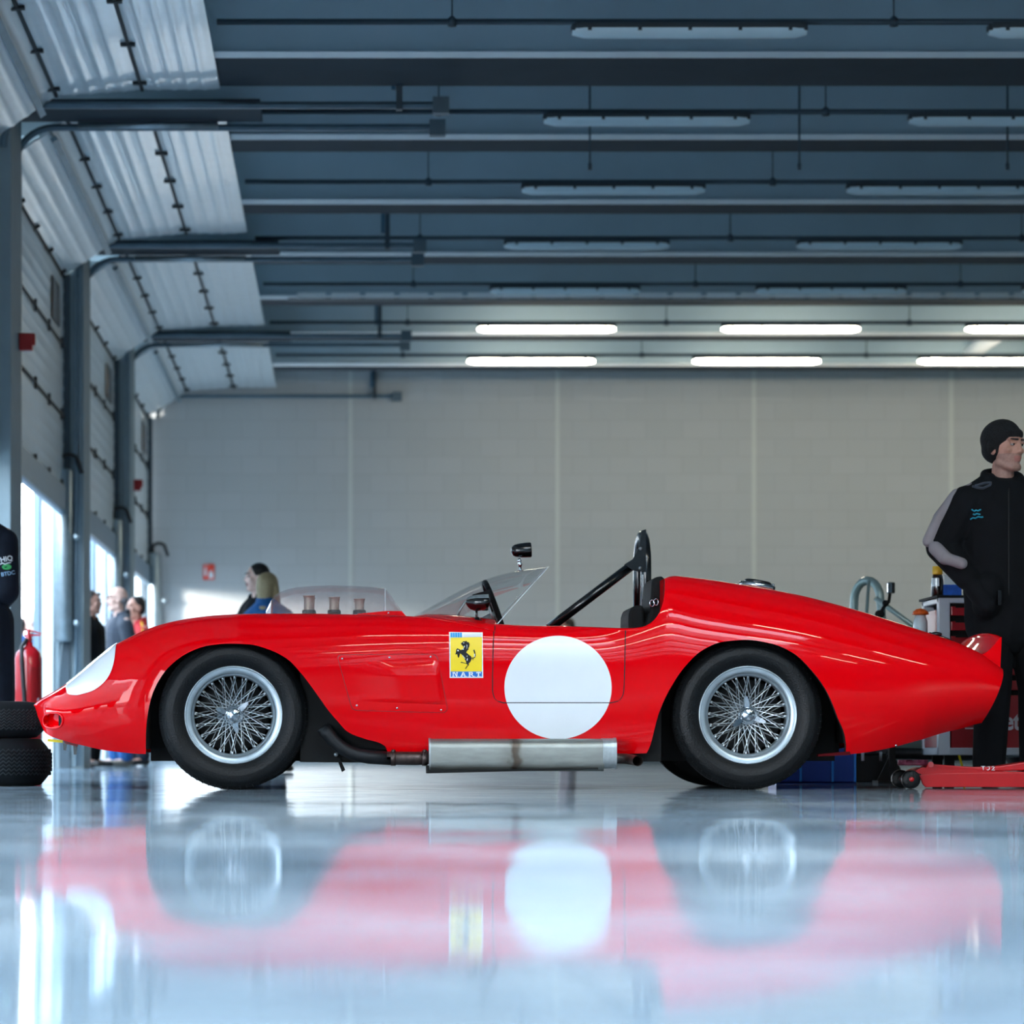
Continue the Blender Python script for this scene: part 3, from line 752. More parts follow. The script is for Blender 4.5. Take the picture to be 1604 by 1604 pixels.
def half(X, Z):
    o_ = outer(X); zz = [p[1] for p in o_]; ww = [p[0] for p in o_]
    return float(np.interp(Z, zz, ww))
def surf(px, py, off=0.0):
    Y = 13.5
    for _ in range(4):
        X, Z = X_(px, Y), Z_(py, Y); Y = YC-half(X, Z)
    # outward normal from finite differences
    e = 0.004
    dz = (half(X, Z+e)-half(X, Z-e))/(2*e); dx = (half(X+e, Z)-half(X-e, Z))/(2*e)
    n = Vector((-dx, -1, -dz)).normalized()
    return Vector((X_(px, Y), Y, Z_(py, Y)))+n*off
def skin(poly, off, cuts=3):
    """a flat outline in photo pixels laid onto the bodywork; returns verts, faces"""
    b = bmesh.new(); f = b.faces.new([b.verts.new((x, -y, 0)) for x, y in poly])
    bmesh.ops.triangulate(b, faces=b.faces[:])
    for _ in range(cuts):
        ed = [e for e in b.edges if e.calc_length() > 7]
        if not ed: break
        bmesh.ops.subdivide_edges(b, edges=ed, cuts=1, use_grid_fill=True)
        bmesh.ops.triangulate(b, faces=[f for f in b.faces if len(f.verts) > 3])
    b.verts.index_update()
    vs_ = [surf(v.co.x, -v.co.y, off) for v in b.verts]; fs_ = [[v.index for v in f.verts] for f in b.faces]
    b.free(); return vs_, fs_
def rowgrid(xl, xr, y0, y1, ny, nx, off):
    rows = []
    for i in range(ny+1):
        py = y0+(y1-y0)*i/ny; a, b_ = xl(py), xr(py)
        rows.append([surf(a+(b_-a)*j/nx, py, off) for j in range(nx+1)])
    return rows

# door with its dark shut line
def door_l(g):
    f = pchip([974-2, 990, 1040, 1080, 1092, 1098, 1101+g], [774.3-g, 773.5-g, 772-g, 771.6-g, 774-g, 779-g, 789-g]); return lambda y: float(f(y))
def door_r(g):
    f = pchip([974-2, 990, 1060, 1085, 1095, 1099, 1101+g], [980+g, 979.5+g, 978+g, 976.5+g, 972+g, 967+g, 955+g]); return lambda y: float(f(y))
dr = MB().grid(rowgrid(door_l(-.7), door_r(-.7), 987.5, 1100, 40, 40, .0028)).build('door', 'red_paint', car)
MB().grid(rowgrid(door_l(.9), door_r(.9), 987.5, 1101.8, 40, 40, .0012)).build('shut_line', 'black_gap', dr)
# the shut lines up to the sill of the cockpit
m = MB()
for px in (775.2, 980):
    m.tube([surf(px, y, .001) for y in np.linspace(980 if px < 800 else 988, 992, 5)], .0024, 6)
m.build('shut_line', 'black_gap', dr)
# white race number roundel in two pieces, split by the shut line
def disc(y0, y1, off):
    cx, cy, rx, ry = 874, 1077, 84, 80.5
    w = lambda y: rx*math.sqrt(max(0, 1-((y-cy)/ry)**2))
    ys = cy+ry*np.sin(np.linspace(math.asin(max(-1, (y0-cy)/ry)), math.asin(min(1, (y1-cy)/ry)), 41))
    return [[surf(cx+w(y)*t, y, off) for t in np.linspace(-1, 1, 33)] for y in ys]
MB().grid(disc(996.5, 1100.1, .0042)).grid(disc(1101.5, 1157.5, .0042)).build('race_number_roundel', 'white_paint', car)

# side vent hatch with six rivets
hatch = thing('vent_hatch', surf(612, 1070), parent=car)
out = [(529.5,1031),(531,1028),(534.5,1026.3),(600,1025.7),(677,1025.3),(682,1027),(684.5,1031),(692,1068),(700,1107),(699.5,1112),(695.5,1115.6),(640,1114.6),(559,1112.3),(554,1110.5),(551,1107)]
v_, f_ = skin([(x+(1.1 if x > 610 else -1.1), y+(1.0 if y > 1070 else -1.0)) for x, y in out], .0012); MB().add(v_, f_, 0, True).build('seam', 'dark_red_paint', hatch, normals=False)
v_, f_ = skin(out, .0030); MB().add(v_, f_, 0, True).build('plate', 'red_paint', hatch, normals=False)
rows = []
for i in range(25):
    t = i/24
    yl, yr = 1036+(1099-1036)*t, 1034+(1104-1034)*t
    xl, xr = 533+(557-533)*t, 686.5+(698.5-686.5)*t
    row = []
    for j in range(31):
        s_ = j/30; x = xl+(xr-xl)*s_; y = yl+(yr-yl)*s_
        up = min(1, s_/0.5)**1.5; sharp = min(1, (1-s_)/0.02); bot = min(1, (1-t)/0.05); top = min(1, t/0.35)
        row.append(surf(x, y, 0.0025+.009*up*sharp*min(bot, top)))
    rows.append(row)
MB().grid(rows).build('scoop', 'red_paint', hatch)
for px, py in ((536,1032),(610,1030),(674.5,1029),(559,1105),(622,1109),(691,1112)):
    c = surf(px, py, .003); MB().ball(c, (.0055, .004, .0055), n=10, m=6).build('rivet', 'chrome', hatch)

# sticker: white plate, yellow field with a black rearing horse, blue band with letters
stk = thing('sticker', surf(730, 1026), parent=car)
U = lambda u, v: (685+.0686*u, 970+.0686*v)
v_, f_ = skin([U(268,295),U(1035,303),U(1048,1340),U(283,1340)], .0016); MB().add(v_, f_, 0, True).build('plate', 'white_paint', stk, normals=False)
v_, f_ = skin([U(300,425),U(1022,410),U(1018,1192),U(303,1192)], .0026); MB().add(v_, f_, 0, True).build('field', 'yellow', stk, normals=False)
v_, f_ = skin([U(306,1197),U(1020,1197),U(1020,1316),U(308,1316)], .0026); MB().add(v_, f_, 0, True).build('band', 'sticker_blue', stk, normals=False)
m = MB()
for k in range(5):
    u = 298+k*54; v_, f_ = skin([U(u,312),U(u+48,312),U(u+50,418),U(u+2,418)], .0026); m.add(v_, f_, 0, False)
m.build('badge_row', 'sticker_cyan', stk, normals=False)
m = MB()
for k in range(3):
    v_, f_ = skin([U(600,348+k*27),U(1015,345+k*26),U(1015,352+k*26),U(600,355+k*27)], .0026); m.add(v_, f_, 0, False)
m.build('thin_lines', 'sticker_grey', stk, normals=False)
HORSE = [
 [(595,505),(575,530),(540,548),(545,578),(600,580),(630,602),(612,648),(572,692),(520,715),(503,770),(560,812),(610,880),(642,945),(668,1012),(700,1030),(722,1010),(760,965),(788,900),(770,850),(705,800),(660,760),(682,722),(718,690),(705,665),(728,640),(712,610),(738,580),(712,556),(718,528),(690,530),(660,498),(630,510)],
 [(530,700),(460,668),(435,690),(425,755),(410,805),(430,808),(452,745),(472,725),(522,742)],
 [(512,748),(452,765),(425,800),(452,802),(470,872),(492,882),(478,812),(518,792)],
 [(680,985),(645,1002),(545,972),(528,995),(600,1004),(662,1022)],
 [(690,990),(725,1045),(690,1075),(652,1136),(630,1130),(668,1075),(692,1045),(655,1005)],
 [(768,882),(830,876),(852,850),(850,800),(822,715),(845,690),(868,760),(878,830),(860,880),(826,895),(812,955),(802,900)]]
m = MB()
for h in HORSE:
    v_, f_ = skin([U(*p) for p in h], .0036); m.add(v_, f_, 0, True)
m.build('rearing_horse', 'black_gap', stk, normals=False)
m = MB()
for h in ([(668,580),(684,600),(678,660),(668,690),(672,640)], [(590,540),(612,535),(612,552),(592,556)], [(610,612),(630,612),(622,645),(606,655)], [(570,690),(600,672),(606,690),(580,702)], [(670,835),(686,835),(684,855),(672,858)], [(575,820),(640,900),(628,900),(570,835)], [(668,930),(690,880),(694,930),(678,955)], [(838,800),(860,790),(858,850),(840,868)], [(455,705),(485,705),(490,735),(460,735)]):
    v_, f_ = skin([U(*p) for p in h], .0044); m.add(v_, f_, 0, True)
m.build('horse_highlights', 'white_paint', stk, normals=False)
LET = {
 'N': [[(345,1208),(385,1208),(385,1232),(375,1232),(375,1290),(395,1290),(395,1312),(340,1312),(340,1290),(352,1290),(352,1232),(345,1232)], [(372,1208),(400,1208),(455,1312),(428,1312)], [(430,1208),(470,1208),(470,1230),(458,1230),(458,1312),(438,1312),(438,1230),(430,1230)]],
 'A': [[(575,1208),(605,1208),(562,1312),(530,1312)], [(585,1208),(608,1208),(655,1312),(622,1312)], [(560,1265),(625,1265),(625,1283),(560,1283)], [(522,1296),(575,1296),(575,1313),(522,1313)], [(610,1296),(665,1296),(665,1313),(610,1313)]],
 'R': [[(720,1208),(752,1208),(752,1312),(720,1312)], [(712,1208),(730,1208),(730,1226),(712,1226)], [(708,1296),(768,1296),(768,1313),(708,1313)], [(750,1208),(795,1208),(812,1222),(812,1250),(795,1265),(750,1265),(750,1248),(782,1248),(782,1226),(750,1226)], [(765,1262),(792,1262),(828,1296),(845,1296),(845,1313),(812,1313)]],
 'T': [[(890,1208),(990,1208),(990,1238),(972,1238),(972,1226),(908,1226),(908,1238),(890,1238)], [(926,1222),(955,1222),(955,1312),(926,1312)], [(908,1296),(975,1296),(975,1313),(908,1313)]]}
m = MB()
for k, polys in LET.items():
    for q in polys: v_, f_ = skin([U(*p) for p in q], .0036); m.add(v_, f_, 0, False)
for u in (482, 676, 860, 992):
    v_, f_ = skin([U(u-7,1299),U(u+7,1299),U(u+7,1313),U(u-7,1313)], .0036); m.add(v_, f_, 0, False)
m.build('lettering', 'white_paint', stk, normals=False)

# white headlight cover wrapping the front of the fender
LOWB = pchip([103.5,105.5,112,121,130,145,161,172,178,181,182.4], [1077,1086,1089,1089.3,1087.3,1082.6,1071.7,1057.7,1042,1026.5,1012])
rows = []
for px in np.linspace(103.6, 182.2, 40):
    Yg = 13.75
    for _ in range(3): X = X_(px, Yg); Yg = YC-half(X, Z_(float(LOWB(px)), Yg))
    zb = Z_(float(LOWB(px)), Yg)
    o_ = [p for p in outer(X) if p[1] > zb]; o_ = [(half(X, zb), zb)]+o_
    wf, zf = float(WF_(X)), float(ZF_(X))
    t = (px-103.6)/78.6; wrap = 0.12*math.sin(math.pi*min(1, max(0.0, t)))**.7
    o_ += [(wf-wrap*q/6, zf-.002*q/6) for q in range(1, 7)]
    r_ = resample(o_, 26); row = []
    for i, (w, z) in enumerate(r_):
        a = r_[max(0, i-1)]; b_ = r_[min(25, i+1)]; tx, tz = b_[0]-a[0], b_[1]-a[1]; L = math.hypot(tx, tz) or 1
        row.append(Vector((X-.002, YC-(w+tz/L*.004), z-tx/L*.004)))
    rows.append(row)
MB().grid(rows).build('headlight_cover', 'cover_white', car)

# brake duct: rim, red throat, dark end
duct = thing('brake_duct', surf(DUCT[0], DUCT[1]), parent=car)
ring = lambda k, o_: [surf(DUCT[0]+DUCT[2]*k*math.copysign(abs(math.cos(a))**.8, math.cos(a)), DUCT[1]+DUCT[3]*k*math.copysign(abs(math.sin(a))**.8, math.sin(a)), o_) for a in [2*math.pi*q/28 for q in range(28)]]
r0 = ring(1.04, .0015)
MB().tube(r0, .0055, 8, closed=True).build('rim', 'red_paint', duct)
r1 = [p+Vector((.012, .035, 0)) for p in ring(.92, 0)]
MB().grid([r0+[r0[0]], r1+[r1[0]]], 0).build('throat', 'red_paint', duct)
MB().add(r1, [tuple(range(28))], 0).build('back_plate', 'red_paint', duct)
q_ = [p+Vector((-.002, -.006, 0)) for p in r1]; MB().add([q_[i % 28] for i in range(-6, 7)], [tuple(range(13))], 0).build('black_wedge', 'black_matte', duct)  # black wedge laid over the right part of the back plate

# inner structure: dark tub that closes the view through the arches
m = MB()
xa, xb = xs(150), xs(1470)
m.bb(xs(236), xs(480), 14.0, 14.5, .20, .62).bb(xs(470), xs(1040), 13.62, 14.88, .128, .55).bb(xs(1030), xs(1340), 13.95, 14.55, .17, .66)
m.bb(xs(1335), xs(1400), 13.75, 14.75, .215, .5).bb(xs(170), xs(228), 13.68, 14.82, .185, .5)
m.build('chassis_tub', 'under_black', car)
# wheel arch liners behind the wheels
for a, b_, c_, d_ in ((228, 600, 13.86, 14.64), (1015, 1328, 13.86, 14.64)):
    MB().bb(xs(a), xs(b_), c_, c_+.02, .13, .70).build('arch_liner', 'under_black', car); MB().bb(xs(a), xs(b_), d_-.02, d_, .13, .70).build('arch_liner', 'under_black', car)

MB().tube([P(470,1189,13.75), P(590,1190,13.75)], .014, 10).build('chassis_tube', 'black_matte', car)
MB().prism([P(548,1151,13.7), P(566,1156,13.7), P(571,1168,13.7), P(556,1168,13.7), P(547,1164,13.7)], (0,.01,0)).prism([P(571,1157,13.7), P(580,1160,13.7), P(584,1164,13.7), P(580,1168,13.7), P(574,1168,13.7)], (0,.01,0)).build('aluminium_panel', 'alu', car)

MB().prism([P(1282,1181.5,13.56), P(1331,1177,13.56), P(1333,1182.5,13.56), P(1282,1185,13.56)], (0,.06,0)).build('arch_lower_lip', 'under_red', car)
# wheels
def wheel(c, steer, spin, side=-1, full=True):
    c = Vector(c)
    w = thing('wheel', c, parent=car)
    R = Matrix.Rotation(math.radians(steer), 3, 'Z')
    ax = R @ Vector((0, side, 0)); ex = R @ Vector((1, 0, 0)); ez = Vector((0, 0, 1))
    def pt(r, a, h): return c+(ex*math.cos(a)+ez*math.sin(a))*r+ax*h
    prof = [(.205,.052),(.222,.058),(.236,.069),(.252,.079),(.272,.0865),(.276,.0865),(.279,.0875),(.283,.0868),(.300,.0845),(.316,.079),(.318,.0765),(.329,.069),(.337,.059),(.3405,.046)]
    pm = [0]*(len(prof)-1)
    tread = []
    for k in range(6):
        h0 = .046-.0184*k
        tread += [(.3425, h0-.001), (.3428, h0-.013), (.337, h0-.014), (.337, h0-.0172)]
    tread = tread[:-2]
    full_prof = prof+tread+[(r, -h) for r, h in reversed(prof)]
    mis = [1 if len(prof)-3 <= i < len(prof)+len(tread)+1 else 0 for i in range(len(full_prof)-1)]
    t = MB().lathe(full_prof, c, ax, 72, mis=mis, ref=ez, cap=False)
    # shoulder blocks
    if full:
        for k in range(72):
            a = 2*math.pi*k/72
            for hs in (1, -1):
                p0 = pt(.331, a, .0675*hs); p1 = pt(.3425, a+.012, .046*hs)
                t.tube([p0, p1], .0035, 4, 1, sm=False)
    t.build('tyre', ['rubber', 'tread_rubber'], w)
    rim = [(.2235,.052),(.2262,.061),(.2255,.0655),(.2225,.0672),(.2200,.0655),(.2190,.0628),(.2165,.0628),(.2060,.0615),(.1985,.0590),(.1950,.0545),(.1925,.0480),(.1880,.0425),(.1835,.0395),(.1805,.0330),(.1790,.0150),(.1790,-.030),(.186,-.052),(.215,-.060),(.223,-.06)]
    MB().lathe(rim, c, ax, 72, ref=ez, cap=False).build('rim', 'rim_silver', w)
    if not full: 
        MB().lathe([(0, .0), (.18, .0)], c, ax, 32, ref=ez).build('wheel_disc', 'brake_dark', w); return w
    s_ = MB()
    def spoke(r0, a0, h0, r1, a1, h1, rad=.0021):
        p0, p1 = pt(r0, a0, h0), pt(r1, a1, h1)
        s_.tube([p0, p0.lerp(p1, .9), p0.lerp(p1, .905), p1], [rad, rad, rad*1.45, rad*1.45], 6)
    n = 20
    for k in range(n):
        a = 2*math.pi*k/n
        for sg in (1, -1):
            spoke(.042, a+sg*.05, .048, .180, a+sg*.70, -.004, .0024)         # outer lacing
            spoke(.072, a+.13+sg*.10, .006, .181, a+.13+sg*.47, .024, .0024)      # inner lacing
    s_.build('spoke_lacing', 'spoke_steel', w)
    MB().lathe([(0,.052),(.034,.052),(.042,.045),(.046,.035),(.050,.018),(.0745,.010),(.0765,.004),(.076,-.012),(.06,-.02),(.04,-.05)], c, ax, 40, ref=ez, cap=False).build('hub', 'hub_grey', w)
    b = MB().lathe([(.0,-.055),(.165,-.055),(.172,-.06),(.172,-.075)], c, ax, 48, ref=ez)
    for k in range(16):
        a = 2*math.pi*k/16; b.box(pt(.125, a, -.052), (.02, .006, .05), 0, Matrix.Rotation(-a, 3, 'Y'))
    b.build('brake_drum', 'brake_dark', w)
    return w, (pt, ax, spin, w)
def spinner(info):
    pt, ax, spin, w = info
    c = pt(0, 0, 0)
    m = MB().lathe([(.044,.050),(.045,.056),(.040,.062),(.0375,.063),(.0370,.070),(.034,.080),(.026,.087),(.014,.0905),(0,.0915)], c, ax, 32)
    for k in range(3):
        a = spin+2*math.pi*k/3
        prof2 = [(-.30,.036),(-.20,.060),(-.06,.084),(.05,.088),(.12,.078),(.20,.060),(.34,.036)]
        top = [pt(r, a+da, .066+.012*max(0, (r-.04)/.05)) for da, r in prof2]; bot = [pt(r, a+da, .054+.010*max(0, (r-.04)/.05)) for da, r in prof2]
        base_t = [pt(.03, a-.3, .066), pt(.03, a+.34, .066)]
        n = len(prof2); o_ = top+bot
        fs_ = [tuple(range(n)), tuple(reversed(range(n, 2*n)))]+[(i, i+1, n+i+1, n+i) for i in range(n-1)]+[(n-1, 0, n, 2*n-1)]
        m.add(o_, fs_, 0, False)
    m.build('spinner', 'chrome', w)
RW = .3428
_, inf = wheel((X_(365, 13.6), 13.62, RW), 4.0, math.radians(40)); spinner(inf)
_, inf = wheel((X_(1170, 13.6), 13.62, RW), -1.0, math.radians(-24)); spinner(inf)
wheel((X_(365, 13.6), 14.88, RW), 4.0, 0, 1, False)
wheel((X_(1170, 13.6), 14.88, RW), 0, 0, 1, False)
MB().tube([(X_(365,13.6), 13.7, RW), (X_(365,13.6), 14.8, RW)], .035, 10).build('axle', 'under_black', car)
MB().tube([(X_(1170,13.6), 13.7, RW), (X_(1170,13.6), 14.8, RW)], .045, 10).build('axle', 'under_black', car)

# side exhaust: silencer box, header pipe, clamps, tail pipe, stay
ex = thing('exhaust', P(815, 1184, 13.47), parent=car)
def rbox(x0, x1, cz, h, y0, y1, r=.035, n=6):
    cy_, w_ = (y0+y1)/2, (y1-y0); pts = []
    for sx, sz in ((1,1),(-1,1),(-1,-1),(1,-1)):
        for q in range(n+1):
            a = math.pi/2*q/n + {(1,1):0,(-1,1):math.pi/2,(-1,-1):math.pi,(1,-1):1.5*math.pi}[(sx,sz)]
            pts.append((cy_+sx*(w_/2-r)+r*math.cos(a), cz+sz*(h/2-r)+r*math.sin(a)))
    return [[Vector((x, p[0], p[1])) for p in pts] for x in (x0, x1)]
def rb(m, *a, mi=0, **k):
    r = rbox(*a, **k); n = len(r[0]); vv_ = r[0]+r[1]
    m.add(vv_, [(i, (i+1) % n, n+(i+1) % n, n+i) for i in range(n)], mi, True); m.add(r[0], [tuple(range(n))], mi).add(r[1], [tuple(range(n))], mi); return m
Ym = 13.42
cz = Z_(1182.5, Ym); hh = 51*Ym/F
m = rb(MB(), X_(673,Ym), X_(946,Ym), cz, hh, 13.40, 13.63, r=.045)
m.build('silencer', 'muffler_steel', ex)
rb(MB(), X_(672,Ym), X_(674.5,Ym), cz, hh+.006, 13.395, 13.635, r=.045).build('end_plate', 'alu', ex)
m = MB(); rb(m, X_(944,Ym), X_(963,Ym), Z_(1180,Ym), hh*.93, 13.395, 13.635, r=.045); rb(m, X_(963,Ym), X_(965.5,Ym), Z_(1180,Ym), hh*.96, 13.39, 13.64, r=.045)
m.build('end_band', 'alu', ex)
MB().prism([P(669,1199,13.40), P(672,1199,13.40), P(672,1206,13.40), P(937,1203.5,13.40), P(937,1205,13.40), P(669,1211.5,13.40)], (0,.2,0)).build('lower_bracket', 'black_matte', ex)
MB().tube([P(x,y,13.5) for x, y in ((606,1187.5),(612,1187.5),(650,1188),(672,1187))], .031, 14).build('link_pipe', 'pipe_brown', ex)
for x in (616, 665):
    m = MB().tube([P(x-4,1187.5,13.5), P(x+4,1187.5,13.5)], .0355, 14)
    m.tube([P(x,1179,13.45), P(x+.5,1174,13.45)], .008, 8); m.build('clamp', 'pipe_brown', ex)
for dy, dp in ((0, 0), (.07, 3)):
    pts = [(508,1142),(514,1150),(522,1160),(533,1170),(546,1178),(560,1182.5),(578,1186),(612,1188)]
    MB().tube([P(x-dp,y-dp,13.5+dy) for x, y in pts], .031, 14).build('header_pipe', 'pipe_dark', ex)
tp = MB().tube([P(964,1188,13.5), P(980,1188.5,13.5), P(990,1190,13.47), P(996,1191.5,13.42), P(999,1192,13.36)], .024, 16, caps=False)
tp.tube([P(999,1192,13.36), P(998.8,1192,13.365), P(996,1191.5,13.42)], [.024,.0215,.0215], 16, caps=False)
tp.build('tail_pipe', 'pipe_brown', ex)
MB().prism([P(523,1176,13.6), P(528,1178,13.6), P(541,1206,13.6), P(535.5,1209.5,13.6)], (0,.02,0)).build('stay', 'black_matte', ex)
MB().lathe([(0,0),(.010,0),(.010,.012),(0,.012)], P(526.5,1182,13.6), (0,-1,0), 14).build('bolt', 'hub_grey', ex)

# carburettor cover of clear plastic with six intake trumpets
bub = thing('intake_cover', P(520, 945, 14.25), parent=car)
BT = pchip([408,417,431,465,520,603,620,636], [962,958,932,920,917,922,945,966])
def bub_sec(px, hw0, hw1):
    zt = Z_(float(BT(px)), 14.2); zb_ = Z_(968, 14.0); pts = []
    H = max(.002, zt-zb_)
    for q in range(25):
        a = -1+2*q/24; s_ = abs(a)
        y = a*(hw0 if s_ > .98 else hw0)
        ang = math.pi*q/24; e = .45
        cy_ = -math.copysign(abs(math.cos(ang))**e, math.cos(ang)); sz = abs(math.sin(ang))**e
        hw = hw0+(hw1-hw0)*sz
        pts.append(Vector((X_(px, 14.2), 14.25+hw*cy_, zb_+H*sz)))
    return pts
pxs = [418,422,426,431,440,450,465,490,520,550,580,603,612,620,628,636]
hwf = pchip([418,431,470,560,603,636], [.20,.21,.215,.205,.19,.18])
rows = [bub_sec(p, float(hwf(p)), float(hwf(p))*.8) for p in pxs]
MB().grid(rows).build('clear_dome', 'plexi_smoke', bub)
fr = MB()
a, b_ = bub_sec(416, .205, .165), bub_sec(421, .205, .167)
c_, d_ = bub_sec(429, .212, .17), bub_sec(433, .212, .17)
fr.grid([[p+Vector((-.0015,0,.001)) for p in rows[0]], [p+Vector((-.0015,0,.002)) for p in rows[2]]])
fr.build('front_strip', 'white_paint', bub)
MB().tube([p+Vector((0,0,.001)) for p in bub_sec(603, .19, .152)], .0025, 6).build('rear_edge', 'plexi_edge', bub)
MB().prism([P(560,961.5,14.03), P(604,957,14.03), P(629,957,14.03), P(638,967,14.03), P(560,967,14.03)], (0,.44,0)).build('rear_base', 'red_paint', bub)
MB().ball(P(608.5,960.5,14.025), (.005,.004,.005), n=10, m=6).build('screw', 'chrome', bub)
for Yt in (14.16, 14.36):
    for px, pt_, r in ((484,932.5,.0265),(523.5,935,.0255),(563,938,.025)):
        x = X_(px, 14.16); zt = Z_(pt_, 14.16); zb_ = Z_(966, 14.16)
        prof = [(r*.9,0),(r*.93,.3*(zt-zb_)),(r*.92,.85*(zt-zb_)),(r*1.0,.93*(zt-zb_)),(r*1.14,.97*(zt-zb_)),(r*1.16,.985*(zt-zb_)),(r*1.05,zt-zb_),(r*.86,.96*(zt-zb_)),(r*.8,.3*(zt-zb_))]
        t = MB().lathe(prof, (x, Yt, zb_), (0,0,1), 24); t.f = t.f[:-1]; t.m = t.m[:-1]; t.s = t.s[:-1]
        tr = t.build('intake_trumpet', 'trumpet', bub)
        MB().lathe([(r*1.15,.012),(r*1.25,.016),(r*1.25,.028),(r*1.1,.032)], (x, Yt, zb_), (0,0,1), 20).build('trumpet_collar', 'black_matte', tr)

# red scuttle strip at the foot of the windscreen, with screws
scut = thing('scuttle', P(715, 975, 13.8), parent=car)
UP = [(648,966.5),(664,962.2),(689,961.8),(715,963.4),(740,966),(760,968.4),(775,970.8),(778,975)]
LO = [(650,967.5),(668,967),(692,971),(715,975),(735,978.5),(755,983),(768,986.5),(774,988)]
rows = []
for (ux, uy), (lx, ly) in zip(UP, LO):
    a = P(ux, uy, 13.86); b_ = surf(lx, max(ly, 0)+1.2, .003)
    mid = a.lerp(b_, .5)+Vector((0,-.010,.004))
    rows.append([a+Vector((0,.06,-.004)), a, a.lerp(mid, .5)+Vector((0,-.004,.002)), mid, b_.lerp(mid, .4)+Vector((0,-.003,.001)), b_])
MB().grid(rows).build('strip', 'red_paint', scut)
MB().tube([r[-1]+Vector((0,-.001,0)) for r in rows], .0022, 6).build('lip', 'red_paint', scut)
for px, py in ((655,965.3),(669.5,965),(689.5,964.5),(695,968.8),(714.5,966.4),(740,977.8),(770,983.6),(774.5,975.2)):
    MB().ball(P(px, py, 13.80), (.0048,.004,.0048), n=10, m=6).build('screw', 'chrome', scut)

# wrap-around windscreen
ws = thing('windscreen', P(750, 930, 14.2), parent=car)
def ws_pts():
    rows = []
    n = 36
    for i in range(n+1):
        a = math.pi*i/n; s_ = -math.cos(a); f = math.sin(a)          # s: -1 near .. +1 far; f: forward
        yb = YC+.615*math.copysign(abs(s_)**.8, s_); Xn = X_(779, 13.64); Xf = X_(650, 14.25)
        B = Vector((Xn+(Xf-Xn)*f**.9, yb, Z_(977.5, 13.64)+(Z_(964, 14.25)-Z_(977.5, 13.64))*f**.8))
        yt = YC+.47*math.copysign(abs(s_)**.9, s_)
        Xt0, Zt0 = X_(838, 13.78), Z_(911, 13.78); Xt1, Zt1 = X_(857, 14.2), Z_(889.5, 14.2)
        g = f**.55
        T = Vector((Xt0+(Xt1-Xt0)*g, yt, Zt0+(Zt1-Zt0)*g))
        row = []
        for k in range(13):
            t = k/12; p = B.lerp(T, t); bow = math.sin(math.pi*t)
            p += Vector((-.03*bow*f, -.018*bow*math.copysign(1, -s_)*-abs(s_), .040*f*math.sin(math.pi*t**1.35)))
            row.append(p)
        rows.append(row)
    return rows
wr = ws_pts()
MB().grid(wr).build('screen', 'plexi', ws)
MB().tube([r[-1] for r in wr], .0022, 6).build('top_edge', 'plexi_edge', ws)
MB().tube(wr[0], .0024, 6).build('side_edge', 'plexi_edge', ws)
MB().tube(wr[-1], .0024, 6).build('side_edge', 'plexi_edge', ws)

# rear-view mirror above the windscreen
mir = thing('rear_view_mirror', P(815, 888, 14.2), parent=car)
c = P(800.5, 863, 14.2)
MB().lathe([(0,0),(.012,.001),(.022,.007),(.029,.018),(.033,.035),(.0355,.060),(.0365,.093),(.034,.0975),(0,.0975)], c, (1,0,.06), 28).build('mirror_head', 'black_gloss', mir)
MB().tube([P(813,876,14.2), P(814,882,14.2), P(815,893,14.2)], [.007,.009,.006], 12).ball(P(813.5,878,14.2), .011).ball(P(815,884,14.2), .0095).build('mirror_stem', 'chrome', mir)
MB().lathe([(0,0),(.016,0),(.016,.006),(0,.006)], P(815,894.5,14.2), (0,0,1), 16).build('mirror_foot', 'chrome', mir)
# wing mirror on the near scuttle
wm2 = thing('wing_mirror', P(747, 972, 13.78), parent=car)
Yw = 13.75
def loaf(x0, x1, yc_, zc_, prof):
    rows = []
    for t, (hz_t, hz_b, hy) in prof:
        x = x0+(x1-x0)*t
        rows.append([Vector((x, yc_+hy*math.cos(a), zc_+(hz_t if math.sin(a) > 0 else hz_b)*math.sin(a))) for a in [2*math.pi*q/24 for q in range(25)]])
    return rows
r = loaf(X_(729.5,Yw), X_(766,Yw), Yw, Z_(943.5,Yw), [(0,(.003,.003,.003)),(.06,(.018,.018,.02)),(.2,(.028,.033,.035)),(.45,(.033,.042,.045)),(.75,(.035,.036,.05)),(.97,(.036,.026,.05)),(1,(.026,.016,.04))])
MB().grid(r).build('mirror_head', 'black_gloss', wm2)
cap = [[p+(p-Vector((p.x, Yw, Z_(943.5,Yw)))).normalized()*.002 for p in row[2:11]] for row in r[1:6]]
MB().grid(cap).build('mirror_cap', 'alu', wm2)
MB().tube([P(746.5,953,Yw), P(746.5,972,Yw)], [.0065,.0055], 12).lathe([(.03,0),(.026,.006),(.012,.014),(.007,.022)], P(747.5,973.5,Yw), (0,0,1), 18).build('mirror_stem', 'black_gloss', wm2)
